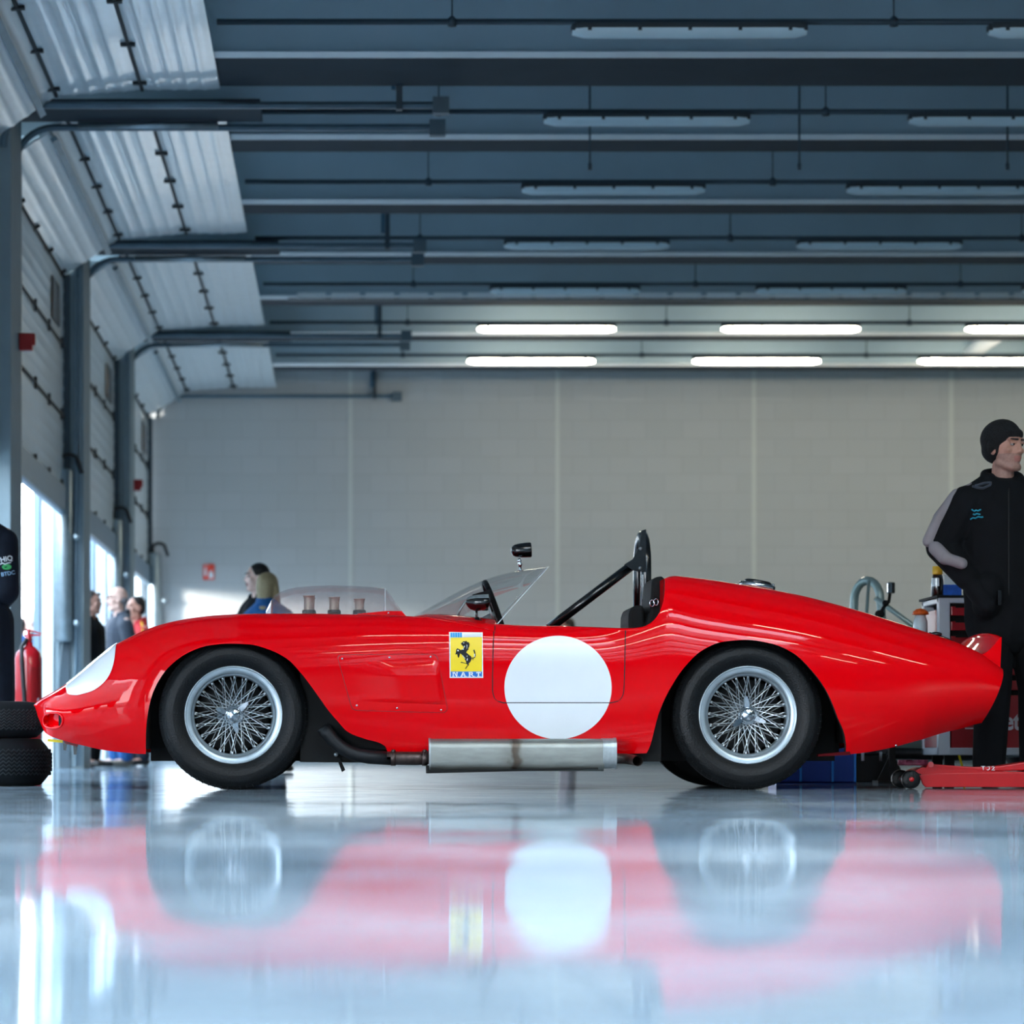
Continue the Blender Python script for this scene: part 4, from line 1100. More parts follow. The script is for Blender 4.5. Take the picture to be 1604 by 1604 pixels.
# dash parts behind the screen
MB().prism([P(741,931,14.0), P(767,923.5,14.0), P(769,940,14.0), P(768,952,14.0), P(760,952,14.0)], (0,.30,0)).build('instrument_hood', 'black_matte', car)
MB().tube([P(717,964,13.95), P(722,953,13.95), P(728,944,13.95), P(735,939,13.95)], .0055, 8).build('screen_stay', 'alu', car)
MB().tube([P(765,950,13.92), P(773,970,13.92)], .0055, 8).build('screen_stay', 'alu', car)
cw = Vector((X_(777, 14.5), 14.52, Z_(962, 14.5))); axw = (P(768,936,14.5)-P(784,982,14.5)).normalized()
ring = [cw+axw*.165*math.cos(a)+Vector((0,1,0))*.165*math.sin(a) for a in [2*math.pi*q/36 for q in range(36)]]
swh = MB().tube(ring, .014, 10, closed=True).build('steering_wheel', 'black_matte', car)
m = MB(); nrm = axw.cross(Vector((0,1,0)))
for q in range(3):
    a = 2*math.pi*q/3; m.tube([cw, cw+axw*.16*math.cos(a)+Vector((0,1,0))*.16*math.sin(a)], .007, 6)
m.tube([cw, cw-Vector((.35, 0, -.0))+Vector((0,0,-.18))], .018, 10); m.build('steering_column', 'alu', swh)

# roll hoop with brace, gusset and bolts; seat, head rest, belts
rh = thing('roll_hoop', P(1012, 985, 14.5), parent=car)
yn, yf = 14.42, 14.80
top = Z_(827, yn); rr = .17
path = [P(1012,1010,yn), P(1012,900,yn)]
xh = X_(1012, yn)
for q in range(0, 11):
    a = math.pi*q/10
    path.append(Vector((xh, (yn+yf)/2-(yf-yn)/2*math.cos(a), top-.15-.026+.15*math.sin(a))))
path += [Vector((xh, yf, Z_(900,yf))), Vector((xh, yf, Z_(1010,yf)))]
MB().tube(path, .026, 16).build('hoop', 'black_gloss', rh)
MB().tube([P(1008,872,yn+.02), P(860,984,yn-.05)], .0235, 16).build('brace', 'black_gloss', rh)
MB().prism([P(1005,831,yn-.035), P(1012,829,yn-.035), P(1012,896,yn-.035), P(1000,895,yn-.035), P(991,893,yn-.035), P(978,884,yn-.035), P(991,876,yn-.035), P(1000,858,yn-.035), P(1003.5,842,yn-.035)], (0,.012,0)).build('gusset', 'black_gloss', rh)
for x, y in ((1003,859.5),(1002.5,890)):
    MB().lathe([(.0,.012),(.006,.011),(.009,.006),(.009,0)], P(x,y,yn-.035), (0,-1,0), 12).build('bolt', 'hub_grey', rh)
MB().tube([P(1007,900,yn-.03), P(1007,981,yn-.03)], .0035, 6).build('strap', 'white_paint', rh)
seat = MB()
seat.prism([P(984.5,975,14.05), P(985,962,14.05), P(988,952,14.05), P(996,948,14.05), P(1008,948,14.05), P(1012,990,14.05), P(985,990,14.05)], (0,.42,0))
seat.build('seat', 'black_matte', car, bevel=.012)
m = MB()
m.prism([P(1021,912,13.98), P(1025,904,13.98), P(1036,902.5,13.98), P(1042,905,13.98), P(1042,985,13.98), P(1008,985,13.98), P(1018,960,13.98)], (0,.56,0))
m.build('head_rest', 'black_matte', car, bevel=.015)
for dx in (0, 6):
    cc = P(1021.5+dx, 945-dx*.3, 13.965); MB().tube([cc+Vector((.011*math.cos(a), 0, .015*math.sin(a))) for a in [2*math.pi*q/20 for q in range(20)]], .0028, 8, closed=True).build('belt_ring', 'chrome', car)

# fuel cap and rear details
fc = thing('fuel_cap', P(1186, 917, 14.1), parent=car)
cfc = Vector((X_(1186,14.12), 14.12, Z_(919.5, 14.12))); axn = Vector((.17, 0, 1))
MB().lathe([(.085,-.02),(.088,.010),(.084,.016),(.0,.017)], cfc, axn, 32).build('flange', 'chrome', fc)
MB().lathe([(.066,.016),(.066,.026),(.058,.031),(0,.033)], cfc, axn, 32).build('lid', 'black_gloss', fc)
MB().tube([P(1209,919,14.1), P(1212,915,14.1)], .006, 8).build('latch', 'chrome', fc)
MB().tube([P(x, y, 14.0) for x, y in ((1455,993),(1466,996),(1480,1001),(1492,1006))], .010, 8).ball(P(1466,993.5,14.0), (.03,.03,.012)).build('deck_hinge', 'black_gloss', car)
# upturned lip across the tail
rows = []
n = 30
for i in range(n+1):
    s_ = -1+2*i/n; y = YC+.455*s_; crown = .034*(1-s_*s_)-.002
    x0, z0 = X_(1537, 13.8), Z_(1024, 13.8); x1, z1 = X_(1566, 13.8), Z_(996.5, 13.8)
    prof = []
    for k in range(9):
        t = k/8; prof.append(Vector((x0+(x1-x0)*t, y, z0-.004+(z1+crown-z0)*(t**1.5))))
    xb, zb_ = X_(1564.5, 13.8), Z_(1046, 13.8)
    prof += [Vector((x1+.008, y, z1+crown-.003)), Vector((xb+.006, y, zb_-.01)), Vector((x0+.02, y, z0-.07))]
    rows.append(prof)
m = MB().grid(rows)
m.add(rows[0], [tuple(range(len(rows[0])))]); m.add(rows[-1], [tuple(range(len(rows[0])))])
m.build('tail_lip', 'red_paint', car)
# tow eye and brackets under the nose
MB().prism([P(75,1157.5,13.95), P(98,1159.5,13.95), P(98,1163.5,13.95), P(74,1161.5,13.95)], (0,.03,0)).build('tow_strap', 'yellow', car)
MB().prism([P(99,1161,13.9), P(106,1157.5,13.9), P(123,1164,13.9), P(121,1169.5,13.9), P(103,1165,13.9)], (0,.04,0)).build('tow_bracket', 'dark_red_paint', car)
for x in (101, 117):
    MB().prism([P(x-2.5,1164,13.92), P(x+4,1165,13.92), P(x+2.5,1176+(x>110)*6,13.92), P(x-1.5,1175+(x>110)*7,13.92)], (0,.02,0)).build('bracket', 'black_gloss', car)
MB().ball(P(1403.5,1167.5,13.6), (.006,.004,.006), n=10, m=6).build('drain_screw', 'chrome', car)
# ------------------------------------------------------------------ things around the car
from mathutils.bvhtree import BVHTree
mat('skin', (0.72, 0.53, 0.46), rough=0.55, var=0.06, scale=20)
mat('skin_pale', (0.90, 0.74, 0.68), rough=0.55, var=0.05, scale=20)
mat('stubble', (0.62, 0.47, 0.42), rough=0.6, var=0.12, scale=90)
mat('lips', (0.66, 0.42, 0.38), rough=0.5)
mat('hair_dark', (0.10, 0.08, 0.075), rough=0.6, var=0.3, scale=60)
mat('hair_blonde', (0.62, 0.54, 0.40), rough=0.55, var=0.25, scale=40, stretch=(4, 4, .6))
mat('eye_white', (0.62, 0.58, 0.56), rough=0.3)
mat('eye_dark', (0.08, 0.06, 0.05), rough=0.2)
mat('cloth_black', (0.045, 0.055, 0.07), rough=0.9, spec=0.2, var=0.2, scale=9, bump=0.5, bscale=14)
mat('cloth_navy', (0.075, 0.10, 0.15), rough=0.85, spec=0.25, var=0.2, scale=9, bump=0.5, bscale=12)
mat('cloth_slate', (0.19, 0.22, 0.27), rough=0.85, var=0.2, scale=30, bump=0.35, bscale=12, sheen=0.1)
mat('cloth_blue', (0.02, 0.30, 0.52), rough=0.85, var=0.12, scale=9, bump=0.3, bscale=12)
mat('cloth_red', (0.66, 0.10, 0.13), rough=0.85, var=0.1)
mat('cloth_grey', (0.52, 0.50, 0.52), rough=0.8, var=0.12)
mat('denim', (0.12, 0.34, 0.58), rough=0.85, var=0.2, scale=30)
mat('wool_black', (0.04, 0.045, 0.055), rough=0.95, var=0.3, scale=80, bump=0.5, bscale=120)
mat('shoe_grey', (0.50, 0.47, 0.43), rough=0.7, var=0.2)
mat('shoe_black', (0.05, 0.05, 0.055), rough=0.5)
mat('turquoise', (0.10, 0.55, 0.64), rough=0.6)
mat('logo_green', (0.25, 0.72, 0.40), rough=0.6)
mat('logo_blue', (0.60, 0.76, 0.90), rough=0.6)
mat('glove_blue', (0.62, 0.72, 0.88), rough=0.5)
mat('yellow_trim', (0.85, 0.70, 0.12), rough=0.7)
mat('bottle_dark', (0.13, 0.10, 0.08), rough=0.2, coat=0.5)
mat('cap_yellow', (0.90, 0.70, 0.15), rough=0.4)
mat('cap_orange', (0.90, 0.38, 0.08), rough=0.4)
mat('clear_white', (0.80, 0.86, 0.88), rough=0.2, coat=0.5, var=0.1)
mat('pack_blue', (0.15, 0.36, 0.74), rough=0.4, var=0.3, scale=25)
mat('cabinet_white', (0.74, 0.78, 0.82), rough=0.4, coat=0.2)
mat('cabinet_red', (0.62, 0.07, 0.12), rough=0.4, coat=0.2)
mat('jack_red', (0.72, 0.05, 0.08), rough=0.38, coat=0.3, var=0.1)
mat('jack_purple', (0.48, 0.20, 0.30), rough=0.5, var=0.3, scale=30)
mat('crate_blue', (0.03, 0.25, 0.60), rough=0.45)
mat('crate_edge', (0.12, 0.50, 0.85), rough=0.4)
mat('silver_green', (0.55, 0.63, 0.62), rough=0.35, metal=0.4, coat=0.3)
mat('loose_tread', (0.20, 0.225, 0.24), rough=0.7, spec=0.25, var=0.2, scale=20)
mat('ext_red', (0.66, 0.07, 0.11), rough=0.25, coat=0.6)
mat('label_pale', (0.82, 0.80, 0.84), rough=0.5)

def ray_on(o, pts, off=0.003):
    """photo points laid onto the surface of an object"""
    me = o.data; M = WM[o.name]
    t = BVHTree.FromPolygons([M @ v.co for v in me.vertices], [list(p.vertices) for p in me.polygons])
    eye = Vector((0, 0, HC)); out_ = []
    for x, y in pts:
        d = (P(x, y, 10)-eye).normalized(); h = t.ray_cast(eye, d)
        out_.append(h[0]-d*off if h[0] is not None else None)
    last = next((p for p in out_ if p is not None), None)
    for i, p in enumerate(out_):
        if p is None: out_[i] = last
        else: last = p
    return out_

def person(x, y, yaw, H, label, arms, coat, legs_m, shoe='shoe_black', skin='skin', hair='short', hair_m='hair_dark', head_yaw=0, head_pitch=0,
           voxel=0.010, kneel=False, group=None, face=True, bulk=1.0, hands=True, stub=False, pockets=False, arm_k=1.0, leg_k=1.0, leg_dx=0.0):
    S = H/1.8
    R = Matrix.Translation((x, y, 0)) @ Matrix.Rotation(math.radians(yaw), 4, 'Z') @ Matrix.Scale(S, 4)
    root = thing('person', (x, y, 0), label, 'person', group)
    dz = -0.40 if kneel else 0.0
    v = lambda a, b_, c_: Vector((a, b_, c_))
    sh = v(0, 0, dz)
    Hd = Matrix.Translation(v(0, 0, 1.55)+sh) @ Matrix.Rotation(math.radians(head_yaw), 4, 'Z') @ Matrix.Rotation(math.radians(head_pitch), 4, 'X') @ Matrix.Translation(v(0, -.015, .12))
    if kneel:
        lg = {s_: [v(s_*.09, .02, .55), v(s_*.11, -.10 if s_ > 0 else -.12, .09), v(s_*.10, .34, .07), v(s_*.10, .42, .02)] for s_ in (-1, 1)}
    else:
        lg = {s_: [v(s_*.09+leg_dx*.4, 0, .93), v(s_*.11+leg_dx, -.015, .50), v(s_*.12+leg_dx, .02, .09), v(s_*.14+leg_dx, -.15, .035)] for s_ in (-1, 1)}
    am = {}
    for s_ in (-1, 1):
        e, w = arms[s_]; am[s_] = [v(s_*.185, .0, 1.43)+sh, Vector(e)+sh, Vector(w)+sh]
    # body: one continuous figure
    b = MB()
    b.caps(v(0, .0, .98)+sh, v(0, .0, 1.36)+sh, .125, .145, .62, (1, 0, 0)); b.caps(v(-.14, 0, 1.42)+sh, v(.14, 0, 1.42)+sh, .05, .05)
    b.caps(v(0, .012, 1.42)+sh, v(0, .0, 1.58)+sh, .060, .054)
    for s_ in (-1, 1):
        h_, k, a, t = lg[s_]; b.caps(h_, k, .085, .056).caps(k, a, .055, .038).caps(a+v(0, .02, -.03), t, .035, .03)
        s0, e, w = am[s_]; b.caps(s0, e, .050, .038).caps(e, w, .038, .026)
        if hands:
            d = (w-e).normalized(); lat = d.cross(v(s_, 0, 0)); lat = lat.normalized() if lat.length > .1 else v(0, -1, 0); n = lat.cross(d)*(1)
            n = n if n.dot(v(-s_, 0, 0)) > 0 else -n
            pe = w+d*.085; b.caps(w+d*.01, pe-d*.01, .026, .036, .48, lat)
            for q, (o_, L) in enumerate(((-.030, .062), (-.010, .072), (.010, .068), (.029, .054))):
                f0 = pe-d*.015+lat*o_; f1 = f0+d*L*.58+n*.010; f2 = f1+d*L*.42+n*.022
                b.caps(f0, f1, .0100, .0090).caps(f1, f2, .0090, .0075)
            t0 = w+d*.03+lat*.024; b.caps(t0, t0+d*.035+lat*.022+n*.008, .013, .011).caps(t0+d*.035+lat*.022+n*.008, t0+d*.065+lat*.026+n*.016, .011, .009)
    hd = MB()
    hd.ball((0, .014, .028), (.076, .094, .092), n=22, m=14).ball((0, -.022, -.028), (.060, .068, .088), n=20, m=12).ball((0, -.062, -.098), (.028, .024, .024)).caps(v(-.045, .0, -.075), v(-.018, -.062, -.10), .024, .020).caps(v(.045, .0, -.075), v(.018, -.062, -.10), .024, .020)
    hd.caps(v(0, -.084, .020), v(0, -.101, -.022), .0085, .0115).ball((-.011, -.089, -.026), .0085).ball((.011, -.089, -.026), .0085)
    hd.caps(v(-.044, -.070, .036), v(-.012, -.084, .034), .011, .010).caps(v(.044, -.070, .036), v(.012, -.084, .034), .011, .010)
    hd.ball((-.042, -.058, -.018), (.022, .020, .018)).ball((.042, -.058, -.018), (.022, .020, .018))
    hd.ball((0, -.083, -.054), (.024, .012, .008)).ball((0, -.080, -.067), (.020, .012, .009))
    for s_ in (-1, 1): hd.ball((s_*.076, .012, -.008), (.010, .020, .033))
    hd.xform(Hd); b.v += hd.v and []
    o_ = len(b.v); b.v += hd.v; b.f += [[i+o_ for i in f] for f in hd.f]; b.m += hd.m; b.s += hd.s
    b.xform(R)
    HI = (R @ Hd).inverted()
    def post(c):
        p = HI @ c
        if face and abs(p.x) < .026 and -.074 < p.z < -.046 and p.y < -.078: return 1
        if stub and p.z < -.035 and p.y < .02 and p.z > -.15: return 2
        return 0
    body_o = fuse(b, 'body', [skin, 'lips', 'stubble'], root, voxel, 1, post)
    RH = R @ Hd
    if face:
        for s_ in (-1, 1):
            MB().caps(v(s_*.043, -.076, .019), v(s_*.019, -.081, .019), .0065, .0065).xform(RH).build('eyelid', skin, root)
            e = MB().ball((s_*.031, -.073, .010), (.0130, .0105, .0075), n=12, m=8).xform(RH).build('eye', 'eye_white', root)
            MB().ball((s_*.031, -.0822, .010), (.0060, .0030, .0058), n=10, m=6).xform(RH).build('iris', 'eye_dark', e)
            MB().caps(v(s_*.046, -.076, .036), v(s_*.014, -.092, .034), .0045, .0055).xform(RH).build('eyebrow', 'hair_dark', root)
    # coat
    j = MB(); k = bulk
    j.caps(v(0, .0, .95)+sh, v(0, .0, 1.33)+sh, .185*k, .185*k, .70, (1, 0, 0)); j.caps(v(0, 0, .82)+sh, v(0, 0, .98)+sh, .18*k, .18*k, .74, (1, 0, 0))
    j.caps(v(-.15, .0, 1.40)+sh, v(.15, .0, 1.40)+sh, .078, .078)
    for s_ in (-1, 1): j.caps(v(s_*.06, .02, 1.475)+sh, v(s_*.175, .0, 1.41)+sh, .076, .070)
    if 1: j.caps(v(0, .015, 1.40)+sh, v(0, .02, 1.455)+sh, .13, .078, .85, (1, 0, 0))
    for s_ in (-1, 1):
        s0, e, w = am[s_]; ak = k*arm_k; s0 = s0-v(0, 0, .035); j.caps(s0, e, .076*ak, .068*ak).caps(e, e.lerp(w, .9), .068*ak, .050*ak)
        if pockets:
            d = (w-e).normalized(); j.caps(w+d*.045, w+d*.15, .055, .050); j.caps(w+d*.10+v(-s_*.03, .02, -.04), w+d*.10+v(-s_*.05, .03, .05), .07, .07)
        j.caps(s0.lerp(e, .3), s0.lerp(e, .55), .072*k, .074*k).caps(e.lerp(w, .25), e.lerp(w, .4), .064*k, .060*k)
    for zz, rr_, tt in ((1.485, .092, .026), (1.515, .088, .022), (1.535, .090, .018)):
        ring = [v(rr_*math.cos(a), .014+rr_*.95*math.sin(a), zz+.030*math.sin(a)) + sh for a in [math.radians(-50+280*q/20) for q in range(21)]]
        j.tube(ring, tt, 8)
    j.xform(R)
    coat_o = fuse(j, 'jacket', coat, root, max(voxel, .009), 2)
    t = MB()
    t.caps(v(-.05, .01, .90)+sh, v(.05, .01, .90)+sh, .135, .135, .9)
    for s_ in (-1, 1):
        h_, kn, a, to = lg[s_]
        t.caps(h_, kn, .108*leg_k, .082*leg_k).caps(kn, a+(v(0, -.03, 0) if kneel else v(0, 0, .02)), .080*leg_k, .072*leg_k)
    t.xform(R); fuse(t, 'trousers', legs_m, root, max(voxel, .010), 2)
    for s_ in (-1, 1):
        h_, kn, a, to = lg[s_]
        f = MB().caps(a+v(0, .035, -.045), to+v(0, 0, 0), .043, .036, .9).caps(a+v(0, .01, .0), a+v(0, .02, -.05), .045, .045)
        f.xform(R); 
        f.v = [Vector((p.x, p.y, max(p.z, 0.0))) for p in f.v]
        fuse(f, 'shoe', shoe, root, .010, 1)
    # hair or hat
    hm = MB()
    if hair == 'short':
        hm.ball((0, .026, .042), (.081, .092, .088), n=20, m=12).ball((0, .060, -.010), (.066, .058, .070))
    elif hair == 'bald':
        hm.ball((0, .052, -.012), (.079, .058, .040))
    elif hair == 'tied':
        hm.ball((0, .026, .040), (.084, .096, .092), n=20, m=12).ball((0, .070, .0), (.060, .050, .06)).caps(v(0, .11, .01), v(0, .15, -.09), .03, .018)
    elif hair == 'bob':
        hm.ball((0, .030, .032), (.100, .108, .102), n=20, m=12).caps(v(-.06, .02, .0), v(-.082, .0, -.14), .050, .036).caps(v(.06, .02, .0), v(.082, .0, -.14), .050, .036).caps(v(0, .08, .0), v(0, .080, -.15), .085, .070, .7)
    elif hair == 'beanie':
        hm.ball((0, .030, .050), (.094, .108, .094), n=24, m=14, rot=Matrix.Rotation(math.radians(-16), 3, 'X')).ball((0, .056, -.005), (.088, .068, .072)).ball((-.054, .020, .002), (.042, .038, .046)).ball((.054, .020, .002), (.042, .038, .046))
        hm.caps(v(-.03, -.052, .064), v(.03, -.052, .064), .03, .03)
    hm.xform(RH)
    hair_o = fuse(hm, 'beanie' if hair == 'beanie' else 'hair', hair_m, root, .009, 2)
    return root, RH, coat_o, body_o, hair_o, R

HANG = {-1: ((-.26, .02, 1.16), (-.25, -.06, .92)), 1: ((.26, .02, 1.16), (.25, -.06, .92))}

# the man in the beanie behind the tail of the car
Dm = 14.95
xm = X_(1571, Dm)
root, RH, jk, bd, hr, R = person(xm, Dm, 6, 1.845, 'person in black jacket with grey sleeve panels and black beanie, standing hands in pockets', 
    {-1: ((-.295, .05, 1.185), (-.195, -.085, 1.0)), 1: ((.305, .05, 1.19), (.195, -.085, 1.0))}, 'cloth_black', 'cloth_black', hair='beanie', hair_m='wool_black', head_yaw=30, head_pitch=0, voxel=.006, bulk=1.10, stub=True, pockets=True, arm_k=1.08, leg_k=1.15, leg_dx=.055)
m = MB()
S = 1.845/1.8
for a, b_, r in ((Vector((-.155, .0, 1.47)), Vector((-.235, .0, 1.435)), .030), (Vector((-.235, .0, 1.435)), Vector((-.318, .02, 1.32)), .034), (Vector((-.318, .02, 1.32)), Vector((-.368, .03, 1.21)), .032), (Vector((-.350, -.025, 1.17)), Vector((-.318, -.075, 1.12)), .036), (Vector((-.318, -.075, 1.12)), Vector((-.25, -.125, 1.09)), .030)):
    m.caps(a, b_, r, r)
m.xform(R); fuse(m, 'sleeve_panel', 'cloth_grey', root, .008, 2)
# collar flap and embroidered lines
for nm, mt_, lines in (('collar_flap', 'cloth_slate', [[(1523,762),(1530,764),(1540,765),(1551,760),(1552,756),(1542,757),(1532,760),(1523,762)]]),
                       ('chest_lettering', 'turquoise', [[(1522,798),(1526,801),(1529,799),(1532,800.5),(1535,798.5),(1538,799)], [(1524,805),(1527,806.5),(1530,804.5),(1534,806),(1537,804.5)], [(1520,814),(1524,811),(1528,812),(1532,809.5),(1537,810.5),(1543,809)]])):
    m = MB()
    for ln in lines:
        pts = [(ln[i][0]+(ln[i+1][0]-ln[i][0])*t, ln[i][1]+(ln[i+1][1]-ln[i][1])*t) for i in range(len(ln)-1) for t in (0, .5)]
        m.tube(ray_on(jk, pts), .0042 if nm == 'chest_lettering' else .007, 6)
    m.build(nm, mt_, root)
m = MB(); m.tube(ray_on(jk, [(1580,y) for y in range(765, 935, 6)], .002), .004, 6); m.build('zip', 'black_gap', root)
tag(MB().bb(X_(1562,14.72), X_(1567,14.72), 14.70, 14.74, Z_(948,14.72), Z_(925,14.72)).build('radio_clip', 'black_gloss', root), 'grey clip at the belt')
# the man at the left edge behind the tyre stack
Dl = 17.0
rootL, RHL, jl, _, _, _ = person(X_(-42, Dl), Dl, 180, 1.78, 'person in dark navy jacket with sleeve logos cut off by the left edge', {-1: ((-.205, .06, 1.10), (-.12, -.20, 1.02)), 1: HANG[1]}, 'cloth_navy', 'cloth_navy', voxel=.008, leg_k=1.28, leg_dx=-.03, bulk=1.04)
def logo_text(o, txt, px, py, size, rot, mt_, nm, parent):
    vv_, ff_ = text_mesh(txt, 1.0, 0.0, 0.02)
    pts = []
    for p in vv_:
        x, y = p.x*size, -p.y*size; c_, s_ = math.cos(rot), math.sin(rot); pts.append((px+x*c_-y*s_, py+x*s_+y*c_))
    MB().add(ray_on(o, pts, .004), ff_).build(nm, mt_, parent, normals=False)
logo_text(jl, 'HIQ', 1, 881, 11, -.2, 'white_paint', 'sleeve_lettering', rootL)
m = MB().tube(ray_on(jl, [(0,884),(4,882),(8,884),(12,882),(17,881)]), .004, 6); m.build('sleeve_stripe', 'white_paint', rootL)
pts = [(10.5+7.5*math.cos(a), 888+4.5*math.sin(a)) for a in [2*math.pi*q/16 for q in range(16)]]
MB().add(ray_on(jl, pts, .004), [tuple(range(16))]).build('sleeve_badge', 'logo_green', rootL, normals=False)
logo_text(jl, 'BTDC', 2, 903, 8.5, -.18, 'logo_blue', 'sleeve_lettering', rootL)

# people beyond the doors and at the back
D = 32.0
r_, RHh, jj, *_ = person(X_(30, D), D, 180, 1.62, 'person with short dark hair in navy jacket outside the first door, seen from behind', HANG, 'denim', 'cloth_navy', face=False)
MB().tube(ray_on(jj, [(36+q*1.2, 1000-q*7) for q in range(7)], .006), .03, 8).build('shoulder_stripe', 'white_paint', r_)
person(X_(50, 34.5), 34.5, -90, 1.80, 'bald pale-faced person outside, half hidden by the door post', HANG, 'cloth_navy', 'cloth_navy', skin='skin_pale', hair='bald', hair_m='hair_blonde', face=False)
r_, RH3, *_ = person(X_(142, 29.2), 29.2, 70, 1.76, 'person in black coat with sunglasses pushed up on dark hair in second doorway', HANG, 'cloth_black', 'cloth_black', head_yaw=10, hair='short')
g = MB()
for s_ in (-1, 1): g.ball((s_*.034, -.075, .085), (.030, .010, .020))
g.caps(Vector((-.01, -.08, .088)), Vector((.01, -.08, .088)), .004, .004)
for s_ in (-1, 1): g.tube([(s_*.062, -.068, .088), (s_*.086, .0, .06), (s_*.086, .05, .04)], .004, 6)
g.xform(RH3).build('sunglasses', 'black_gloss', r_)
r_, RH4, *_ = person(X_(186, 30.0), 30.0, -62, 1.84, 'bald person with glasses in dark grey coat and jeans walking left by the doors', HANG, 'cloth_slate', 'denim', shoe='shoe_grey', skin='skin_pale', hair='bald', hair_m='cloth_grey', head_yaw=-15)
g = MB()
for s_ in (-1, 1):
    g.tube([(s_*.031+.02*math.cos(a), -.098, .010+.016*math.sin(a)) for a in [2*math.pi*q/14 for q in range(14)]], .002, 6, closed=True); g.tube([(s_*.052, -.096, .014), (s_*.078, .0, .014)], .002, 6)
g.tube([(-.011, -.1, .014), (.011, -.1, .014)], .002, 6); g.xform(RH4).build('eyeglasses', 'black_gloss', r_)
r_, *_r = person(X_(214, 31.3), 31.3, -60, 1.81, 'person with short dark hair in red jacket, behind the bald man in glasses', HANG, 'cloth_red', 'cloth_navy', head_yaw=0, hair='short')
m = MB().tube(ray_on(_r[1], [(219, 962), (222, 975), (224, 990)], .004), .012, 6); m.build('jacket_trim', 'yellow_trim', r_)
person(X_(404, 24.0), 24.0, -60, 1.70, 'person with dark tied hair in black jacket, raising a pale blue gloved hand', {-1: ((-.27, -.10, 1.14), (-.22, -.42, 1.10)), 1: HANG[1]}, 'cloth_black', 'cloth_navy', skin='skin_pale', hair='tied', head_yaw=-15)
person(X_(420, 23.3), 23.3, 150, 1.58, 'person with blonde bobbed hair in blue jacket seen from behind', HANG, 'cloth_blue', 'cloth_navy', hair='bob', hair_m='hair_blonde', face=False)
person(X_(888, 36.0), 36.0, -80, 1.79, 'person with dark hair by the back wall, just the head top showing over the car', HANG, 'cloth_grey', 'cloth_grey', shoe='shoe_grey')

# two loose racing tyres lying in a stack at the left
def loose_tyre(c, r, h, label):
    root = thing('tyre', c, label, 'tyre', 'stacked loose tyres')
    rb_ = .055
    prof = [(r*.60, h*.10), (r*.66, h*.03), (r*.74, 0), (r*.84, .004), (r*.93, h*.16), (r*.985, h*.27), (r, h*.36), (r, h*.64), (r*.985, h*.73), (r*.93, h*.84), (r*.84, h-.004), (r*.74, h), (r*.66, h*.97), (r*.60, h*.90), (r*.60, h*.10)]
    MB().lathe(prof, c, (0, 0, 1), 72, cap=False).build('carcass', 'tyre_black', root)
    t = MB(); nz = 72
    for q in range(7):
        z = c[2]+h*(.26+.08*q); rr = r*(1.0 if 1 <= q <= 5 else .985)
        pts = []
        for k in range(nz*2):
            a = 2*math.pi*k/(nz*2); pts.append((c[0]+(rr+.0005)*math.cos(a), c[1]+(rr+.0005)*math.sin(a), z+(.006 if k % 2 else -.006)))
        t.tube(pts, .0038, 5, closed=True)
    t.build('tread', 'loose_tread', root)
    return root
cx, cy = X_(80, 14.95)-.335, 14.95
loose_tyre((cx, cy, 0), .335, .240, 'loose black tyre lying flat on the floor, lower one of the left stack')
loose_tyre((cx-.025, cy+.01, .2405), .335, .185, 'loose black tyre lying flat on another tyre, upper one of the stack')

# fire extinguisher
De = 20.0
c = Vector((X_(44.5, De), De, 0)); r = .093; zt = Z_(1018, De)
root = thing('fire_extinguisher', c, 'tall red fire extinguisher with black hose standing behind the loose tyres', 'fire extinguisher')
MB().lathe([(.0, 0), (r*.9, 0), (r, .02), (r, zt-.06), (r*.9, zt-.02), (r*.6, zt+.01), (.03, zt+.03), (.03, zt+.05), (0, zt+.05)], c, (0, 0, 1), 36).build('cylinder', 'ext_red', root)
MB().lathe([(.022, 0), (.022, .05), (.012, .06), (.012, .10), (0, .10)], c+Vector((0, 0, zt+.04)), (0, 0, 1), 16).box(c+Vector((.03, 0, zt+.10)), (.11, .02, .012)).box(c+Vector((.035, 0, zt+.125)), (.11, .018, .010), 0, Matrix.Rotation(.25, 3, 'Y')).build('valve', 'ext_red', root)
MB().tube([c+Vector((-.01, -.02, zt+.07)), c+Vector((-.04, -.06, zt+.02)), c+Vector((-.035, -.097, zt-.08)), c+Vector((-.02, -.102, zt-.3)), c+Vector((-.005, -.105, zt-.55)), c+Vector((.0, -.105, .15))], .014, 10).build('hose', 'hose_black', root)
rows = [[c+Vector((r*1.01*math.cos(a), r*1.01*math.sin(a), z)) for a in np.linspace(-1.25, -.55, 10)] for z in (.25, zt-.12)]
MB().grid(rows).build('label_strip', 'dark_red_paint', root)
vv_, ff_ = text_mesh('Fire', .07, 0, .002)
MB().add([c+Vector((r*1.02*math.cos(-.62-p.y/r*0), r*1.02*math.sin(-.62), .42))+Vector((-p.y*math.sin(.62)*.6, -p.y*.4, p.x)) for p in vv_], ff_).build('lettering', 'label_pale', root, normals=False)

